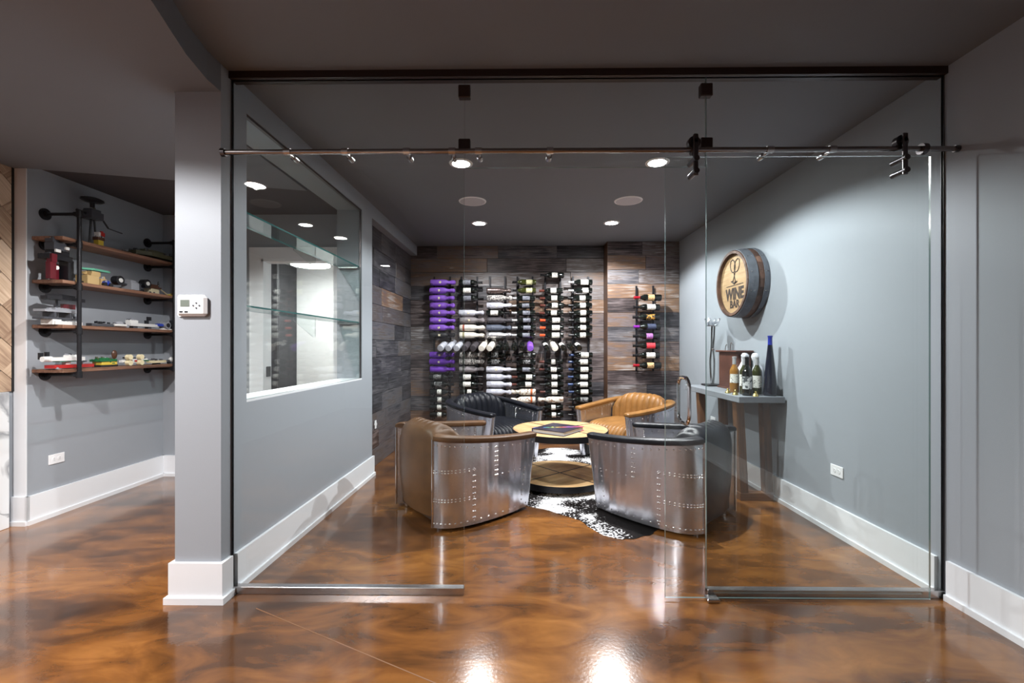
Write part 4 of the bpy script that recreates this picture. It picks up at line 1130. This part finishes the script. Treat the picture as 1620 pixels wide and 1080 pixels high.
# middle row: bottles pointing out of the wall, bases towards the viewer
mid=[(205,'silver'),(250,'silver'),(296,'silver'),(343,'darkgrey'),(390,'darkgrey'),(438,'cream'),(484,'cream'),(530,None),(577,None),(624,None),(670,None),(716,'purple'),(810,'lab'),(857,'cream'),(903,'lab'),(950,None),(995,'lab')]
for k,(zx,kind) in enumerate(mid):
    px=640+zx/3.6; z=zz2z(600,5.9)
    d=Vector((-.14 if k<8 else (0 if k<12 else .10),-.95,-.27)).normalized()      # neck to base
    up=-d                                    # bottle axis points from base to neck
    q=up.to_track_quat('Z','Y').to_euler()
    base=Vector((px2x(px,YB-.27),YB-.30,z-.035))
    wh=f"pointing outward, {ORD[k]} from left, middle row of wine rack"
    if kind and kind!='lab': wrapped(base,q,f"{nm_[kind]} bottle {wh}",kind,k)
    else:
        m_=bottle(base,q,f"{'white-labelled black' if kind else 'plain black'} wine bottle {wh}",GW,M_bglass,'wide' if kind else None,M_lab,M_cap_black)
        for ch in m_.children:
            if ch.name.startswith('paper_label'): ch.rotation_euler=(0,0,PI)
# short rack on the pier
YQ=YP-.15
pr=[(328,B('mid',M_lab_tan,M_cap_red),.02),(382,B('wide',M_lab),0),(438,B('wide',M_lab_gold),0),(492,B('wide',M_lab_slate,M_cap_purple),.01),(546,B('mid',M_lab_purple),0),(600,B('wide',M_lab_red),0),(655,B('wide',M_lab),0),(712,B('mid',M_lab_tan,M_cap_red),.02)]
zr=[]
for k,(ry,it,dx) in enumerate(pr):
    z=zz2z(ry,YQ); zr.append(z)
    bottle((px2x(1043,YQ)+dx,YQ,z),(random.uniform(-.08,.08),-PI/2,0),f"{lname(it[2],it[3])} wine bottle, {ORD[k]} from top of the short rack on the pier",'wine bottles on the pier rack',M_bglass,it[1],it[2],it[3],1.13 if k in (0,7) else 1.08)
rack('short black metal wine rack with eight bottles on the plank pier',[px2x(1006.5,YP-.03),px2x(1033,YP-.03)],YP,zz2z(745,YP),zz2z(262,YP),zr,YQ-YP+.02,.044)
# ================================================================== PIPE SHELF AND MODELS
ps=empty('pipe_shelf',(XS,3.6,0),0,'black pipe wall shelf with four wooden boards in the alcove','shelf')
SZ=[2.039,1.73,1.41,1.093]; SD=.228
def rel(x,y,z): return (x-XS,y-3.6,z)
for z in SZ:
    MB().bbox(.002,SD,3.10-3.6,4.24-3.6,-.0125,.0125,.003).build('shelf_board',M_shelfwood,ps,loc=(0,0,0))
    o=[c for c in ps.children if c.name.startswith('shelf_board')][-1]
    # grain along the length: rotate the board's local frame
for i,o in enumerate([c for c in ps.children if c.name.startswith('shelf_board')]):
    o.location=(0,0,SZ[i]-.0125)
    me=o.data; me.transform(Matrix.Translation((-.115,-.07,0))); me.transform(Matrix.Rotation(-PI/2,4,'Z')); o.rotation_euler=(0,0,PI/2); o.location=(.115,.07,SZ[i]-.0125)
for yy in (3.19,4.085):
    X0=.255; y=yy-3.6
    MB().cyl((X0,y,1.093-.045),(X0,y,2.225),.0135,14).build('post',M_blackiron,ps,True)
    for z in [2.22]+[s-.043 for s in SZ]:
        MB().cyl((.0,y,z),(X0,y,z),.0115,12).build('arm',M_blackiron,ps,True)
        mb=MB(); mb.cyl((0,y,z),(.008,y,z),.042,20); mb.cyl((.008,y,z),(.025,y,z),.019,14); mb.build('flange',M_blackiron,ps,True)
        mb=MB(); mb.cyl((X0,y,z-.024),(X0,y,z+.024),.0185,14); mb.cyl((X0-.034,y,z),(X0,y,z),.0165,12); mb.build('tee_fitting',M_blackiron,ps,True)
# brick built toy models: generic machines in the photo's colours
PC={}
def pc(*rgb):
    if rgb not in PC: PC[rgb]=simple('toy_brick_%d_%d_%d'%rgb,srgb(*rgb),.28)
    return PC[rgb]
BK=(30,30,34); DG=(70,72,78); LG=(150,153,160); WH=(226,226,224); RD=(170,36,34); MR=(92,24,34); TN=(196,168,118); GR=(28,104,58); YL=(222,190,70); BL=(40,66,170); TL=(110,190,160); BR=(86,56,40); OL=(86,84,62); OR=(214,96,40); CR=(226,214,176)
R=random.Random(3)
SINGLE={'foot','leg','pod','ring_engine','round_wheel','hub','arm','light','fin','post','marking','wheel','nozzle'}
def yat(px,X=-3.33):
    u=(px-810)/700; t=8/700; return X*(1+u*t)/(u-t)
def model(name,label,shelf,px,parts,dx=0,cat='toy model',sc=1.0):
    X=-3.335+dx; sc*=1.12
    tops=[s for _,_,sh in parts for s in sh if s[0]=='b' and s[4]*s[5]>.0012]
    if tops:
        for col in ((DG,LG) if parts[0][1] not in (BK,DG) else (LG,OL)):
            gl=[]
            for _ in range(5):
                t=R.choice(tops); gl.append(('b',t[1]+R.uniform(-.4,.4)*t[4],t[2]+R.uniform(-.4,.4)*t[5],t[3]+t[6]-.001,R.uniform(.008,.02),R.uniform(.008,.018),R.uniform(.005,.014)))
            parts=parts+[('details',col,gl)]
    r=empty(name,(X,yat(px,X),SZ[shelf]),0,label,cat,'brick built models on the pipe shelf')
    # local: l along +Y (away from the camera), w along X, z up
    for nme,col,shapes in parts:
        mb=MB()
        for si,sh in enumerate(shapes):
            if si and nme in SINGLE:
                mb.build(nme,pc(*col),r,True,30); mb=MB()
            k=sh[0]
            if k=='b':
                _,l,w_,z,sl,sw,sz=sh; mb.bbox((w_-sw/2)*sc,(w_+sw/2)*sc,(l-sl/2)*sc,(l+sl/2)*sc,z*sc,(z+sz)*sc,.0012)
                nl=int(sl/.02); nw=int(sw/.02)
                if nl*nw<=24:
                    for a in range(nl):
                        for b in range(nw):
                            p=((w_-sw/2+sw*(b+.5)/max(nw,1))*sc,(l-sl/2+sl*(a+.5)/max(nl,1))*sc)
                            mb.cyl((p[0],p[1],(z+sz)*sc),(p[0],p[1],(z+sz)*sc+.003),.0048,6)
            elif k=='c':    # cylinder between two local points
                _,p,q,rad=sh; mb.cyl((p[1]*sc,p[0]*sc,p[2]*sc),(q[1]*sc,q[0]*sc,q[2]*sc),rad*sc,12)
            elif k=='e':    # flattened ellipsoid
                _,l,w_,z,a,b,c=sh; mb.sphere((w_*sc,l*sc,z*sc),sc,14,sc=(b,a,c))
            elif k=='p':    # prism outline in (l,w)
                _,poly,z0,z1=sh; mb.prism([(w_*sc,l*sc) for l,w_ in poly],z0*sc,z1*sc)
        o=mb.build(nme,pc(*col),r,True,30)
        if nme in ('details','plating','canopy'): o['kind']='stuff'
    return r
b=lambda *a:('b',)+a
c=lambda *a:('c',)+a
e=lambda *a:('e',)+a
p=lambda *a:('p',)+a
def greeble(l0,l1,w0,w1,z0,z1,n,s=.014):
    return [b(R.uniform(l0,l1),R.uniform(w0,w1),R.uniform(z0,z1),R.uniform(.5,1.6)*s,R.uniform(.5,1.6)*s,R.uniform(.4,1)*s) for _ in range(n)]
# top shelf
model('brick_model','black brick robot with dish top standing behind the pipe post, top shelf',0,146,[
 ('foot',BK,[b(-.02,0,0,.03,.05,.012),b(.03,.0,0,.03,.05,.012)]),('leg',BK,[c((-.02,0,.01),(-.01,0,.19),.006),c((.03,0,.01),(.015,0,.19),.006)]),
 ('torso',DG,[b(0,0,.19,.09,.08,.05),b(0,0,.24,.07,.06,.02)]+greeble(-.04,.04,-.04,.04,.2,.25,8)),('neck',BK,[c((0,0,.26),(0,0,.31),.014)]),
 ('head_dish',BK,[e(0,0,.325,.075,.06,.02)]),('arm',BK,[c((.05,.02,.21),(.09,.03,.15),.006),c((.09,.03,.15),(.19,.04,.14),.004),c((-.05,0,.22),(-.11,.0,.225),.009)])])
model('brick_model','small yellow and red brick figure on the top shelf',0,156,[('legs',YL,[b(0,0,0,.035,.03,.04)]),('torso',BR,[b(0,0,.04,.045,.035,.018)]),('head',WH,[b(0,0,.058,.03,.03,.03)]),('cap',RD,[b(.012,0,.066,.028,.032,.024),c((.02,0,.09),(.02,0,.10),.008)])],dx=.04,sc=1.15)
model('brick_model','tiny black brick vehicle next to the grey hull, top shelf',0,196,[('hull',BK,[b(0,0,.008,.06,.04,.016)]),('wheel',DG,[c((-.02,-.03,.012),(-.02,.03,.012),.012),c((.02,-.03,.012),(.02,.03,.012),.012)])])
model('brick_model','long low grey green brick hull at the right end of the top shelf',0,243,[
 ('stand',BK,[b(0,0,0,.08,.06,.02),b(.14,0,0,.03,.05,.02)]),('hull',OL,[p([(-.2,-.03),(-.12,-.085),(.08,-.09),(.19,-.05),(.19,.05),(.08,.09),(-.12,.085),(-.2,.03)],.02,.05),p([(-.12,-.03),(-.05,-.06),(.07,-.05),(.07,.05),(-.05,.06),(-.12,.03)],.05,.075)]),
 ('plating',DG,greeble(-.15,.15,-.07,.07,.045,.075,26,.02)),('nozzle',LG,[c((.12,.03,.05),(.25,.035,.055),.01),c((.12,-.03,.05),(.25,-.035,.055),.008)])],dx=.0)
# second shelf
model('brick_model','black and maroon brick machine with arched legs, second shelf',1,88,[
 ('leg',MR,[b(-.055,.03,0,.035,.03,.10),b(.02,-.03,0,.03,.03,.10),b(-.05,.03,.10,.03,.035,.05)]),('arch',BK,[b(-.0,0,.12,.14,.07,.03),b(.065,.0,.0,.035,.06,.13),b(.01,0,.15,.09,.06,.03)]),('turret',DG,[b(.0,0,.18,.075,.06,.045),b(-.02,0,.225,.04,.05,.022)]+greeble(-.03,.05,-.03,.03,.18,.235,6)),('light',WH,[b(-.02,.034,.165,.03,.012,.018),b(.035,.034,.19,.022,.012,.018),c((-.03,.036,.07),(-.03,.042,.07),.012)])],dx=.03,sc=1.05)
model('brick_model','tan brick rock with a teal wing plate, second shelf',1,143,[('rock',TN,[b(-.02,0,0,.08,.08,.06),b(-.0,.01,.06,.06,.06,.03),b(.05,.02,.0,.04,.05,.05)]+greeble(-.05,.05,-.03,.04,.04,.08,8,.02)),('base',BK,[b(.0,0,.0,.15,.03,.02)]),('wing_plate',TL,[p([(-.06,-.03),(.09,-.05),(.12,.02),(.0,.03)],.10,.112)]),('post',TL,[c((.01,0,.09),(.01,0,.10),.012)])],dx=.02,sc=1.05)
model('brick_model','small blue and black brick vehicle, second shelf',1,165,[('body',BL,[b(0,.0,.01,.06,.04,.022),b(.01,0,.032,.03,.03,.012)]),('wheel',BK,[c((-.02,-.03,.014),(-.02,.03,.014),.014),c((.025,-.03,.014),(.025,.03,.014),.014)])],dx=.06)
model('brick_model','grey brick cabin with two round wheels on arms, second shelf',1,206,[('cabin',LG,[b(0,0,.008,.07,.08,.055),b(-.005,0,.063,.05,.06,.018)]),('nose',DG,[b(.045,.0,.01,.04,.06,.04)]+greeble(.02,.07,-.03,.03,.01,.05,6)),('arm',DG,[c((-.10,0,.06),(-.03,0,.045),.008),c((.03,0,.05),(.12,0,.07),.008)]),('round_wheel',BK,[c((-.115,-.015,.065),(-.115,.03,.065),.034),c((.125,-.015,.075),(.125,.03,.075),.034)]),('hub',WH,[c((-.115,.03,.065),(-.115,.035,.065),.016),c((.125,.03,.075),(.125,.035,.075),.016)])],dx=.02)
model('brick_model','dark roofed brick hut with cream front, second shelf',1,240,[('base',BL,[b(.0,0,0,.12,.10,.008)]),('wall',CR,[b(0,0,.008,.08,.06,.04)]),('roof',BR,[p([(-.06,-.04),(.05,-.04),(.05,.04),(-.06,.04)],.048,.06),p([(-.04,-.03),(.03,-.03),(.03,.03),(-.04,.03)],.06,.08)]),('aerial',BK,[c((.04,.02,.06),(.045,.02,.11),.006)])])
model('brick_model','low pale yellow brick piece at the right end, second shelf',1,267,[('boom',CR,[c((-.09,0,.05),(-.02,0,.015),.005)]),('body',YL,[b(.02,0,0,.08,.05,.016)]+greeble(-.01,.05,-.02,.02,.014,.02,5))],dx=.03)
# third shelf
model('brick_model','white and dark grey brick carrier with a raised black wedge, third shelf',2,98,[
 ('base',WH,[b(.0,.02,0,.16,.05,.02),b(-.06,.0,.0,.05,.07,.03)]),('frame',DG,[b(-.03,0,.03,.20,.07,.012),b(-.07,.0,.042,.012,.07,.03),b(.02,0,.042,.012,.07,.03)]),('deck',LG,[b(-.03,0,.072,.19,.07,.014),b(-.02,.0,.086,.08,.05,.012)]),('fin',MR,[p([(.0,-.01),(.09,-.01),(.07,.01),(.0,.01)],.098,.125)]),('stem',DG,[c((-.03,0,.098),(-.03,0,.145),.006)]),('wedge',BK,[p([(-.10,-.02),(-.05,-.055),(.13,-.01),(.13,.01),(-.05,.055),(-.10,.02)],.145,.165),p([(-.08,-.015),(-.03,-.03),(.08,0),(-.03,.03)],.165,.178)])],dx=.03,sc=1.1)
model('brick_model','small black and grey brick skiff, third shelf',2,160,[('hull',DG,[p([(-.09,-.02),(.06,-.035),(.09,0),(.06,.035),(-.09,.02)],.004,.022)]),('details',BK,greeble(-.06,.05,-.02,.02,.02,.03,7))],dx=.04)
model('brick_model','light grey domed brick craft, third shelf',2,186,[('hull',LG,[b(0,0,.004,.13,.06,.02),e(.01,0,.026,.04,.03,.026)]),('details',DG,greeble(-.06,.06,-.03,.03,.018,.03,8)),('side_pod',WH,[c((-.07,.035,.018),(.03,.035,.018),.010)])],dx=.02)
model('brick_model','long white brick shuttle with a dark tail fin, third shelf',2,226,[('hull',WH,[p([(-.14,-.03),(.06,-.02),(.16,0),(.06,.02),(-.14,.03)],.02,.042),b(-.10,0,.042,.07,.04,.022)]),('foot',DG,[b(-.09,0,0,.04,.04,.02),b(.05,0,0,.03,.03,.02)]),('tail_fin',BK,[p([(.02,-.006),(.05,-.006),(.05,.006),(.02,.006)],.042,.07),p([(.04,-.006),(.075,-.006),(.075,.006),(.04,.006)],.07,.10)])],dx=.02)
model('brick_model','blue and white brick craft with black fins at the right end, third shelf',2,262,[('hull',BL,[b(-.03,0,.03,.12,.03,.02)]),('engine',LG,[c((-.01,-.03,.04),(-.01,.03,.04),.03)]),('hub',BK,[c((-.01,.03,.04),(-.01,.034,.04),.018)]),('foot',WH,[b(0,0,0,.09,.04,.012)]),('fin',BK,[p([(.06,-.008),(.10,-.008),(.10,.008),(.06,.008)],.0,.04),p([(.05,-.008),(.09,-.008),(.09,.008),(.05,.008)],.04,.085)])],dx=.02)
# bottom shelf
model('brick_model','white and red brick craft with two dark pods, bottom shelf',3,110,[('hull',RD,[p([(-.12,-.03),(-.05,-.05),(.12,-.04),(.15,0),(.12,.04),(-.05,.05),(-.12,.03)],.006,.026)]),('trim',LG,[b(.0,.03,.0,.22,.012,.012),b(.09,0,.026,.05,.04,.012)]),('neck',WH,[p([(-.13,-.025),(.06,-.04),(.06,.04),(-.13,.025)],.05,.072),b(-.02,0,.026,.03,.03,.024),b(.01,0,.072,.06,.04,.012)]),('stripe',TL,[b(-.02,.0,.043,.12,.05,.007)]),('pod',BK,[c((-.15,-.02,.06),(-.15,-.02,.10),.012),c((-.115,-.02,.065),(-.115,-.02,.105),.012)]),('pod_tip',WH,[c((-.16,0,.062),(-.11,0,.062),.016)])],dx=.04,sc=1.05)
model('brick_model','green and yellow brick wagon, bottom shelf',3,166,[('chassis',BK,[b(0,0,.0,.13,.07,.014)]),('body',YL,[b(.0,0,.014,.12,.07,.024)]),('roof',GR,[b(-.01,0,.038,.13,.08,.016),b(-.02,0,.054,.06,.05,.01)]),('details',GR,greeble(-.04,.05,.02,.035,.012,.03,6,.016))],dx=.03)
model('brick_model','brown round disc on a small stand, bottom shelf',3,181,[('stand',BK,[c((0,0,.0),(0,0,.06),.005),b(0,0,0,.03,.03,.008)]),('disc',BR,[e(0,0,.085,.022,.012,.034)])],dx=-.05)
model('brick_model','cream brick craft with four ring engines, bottom shelf',3,206,[('hull',WH,[b(.0,0,.025,.16,.03,.018),b(-.0,0,.02,.06,.05,.03)]),('ring_engine',CR,[c((-.05,.02,.065),(-.05,.05,.065),.02),c((.05,.02,.065),(.05,.05,.065),.02),c((-.05,.02,.022),(-.05,.05,.022),.02),c((.05,.02,.022),(.05,.05,.022),.02)]),('marking',RD,[b(.02,.026,.028,.02,.006,.014),b(-.02,.026,.036,.016,.006,.008)]),('details',BK,greeble(-.05,.05,-.02,.02,.05,.06,5))],dx=.03)
model('brick_model','small green winged brick glider, bottom shelf',3,226,[('wing',GR,[b(0,0,.03,.012,.09,.008),b(0,0,.0,.012,.012,.03)]),('hull',WH,[b(0,0,.038,.07,.02,.012)])],dx=.02)
model('brick_model','pale yellow and white brick racer with a white ball nose, bottom shelf',3,252,[('hull',CR,[p([(-.10,-.025),(.05,-.02),(.05,.02),(-.10,.025)],.012,.032)]),('canopy',DG,greeble(-.08,.03,-.02,.02,.03,.042,8)),('boom',BK,[c((.04,0,.025),(.12,0,.03),.005)]),('nose_ball',WH,[e(.13,0,.035,.024,.022,.022)]),('foot',BK,[b(-.03,0,0,.05,.03,.012),b(.1,0,0,.02,.02,.02)])],dx=.02)
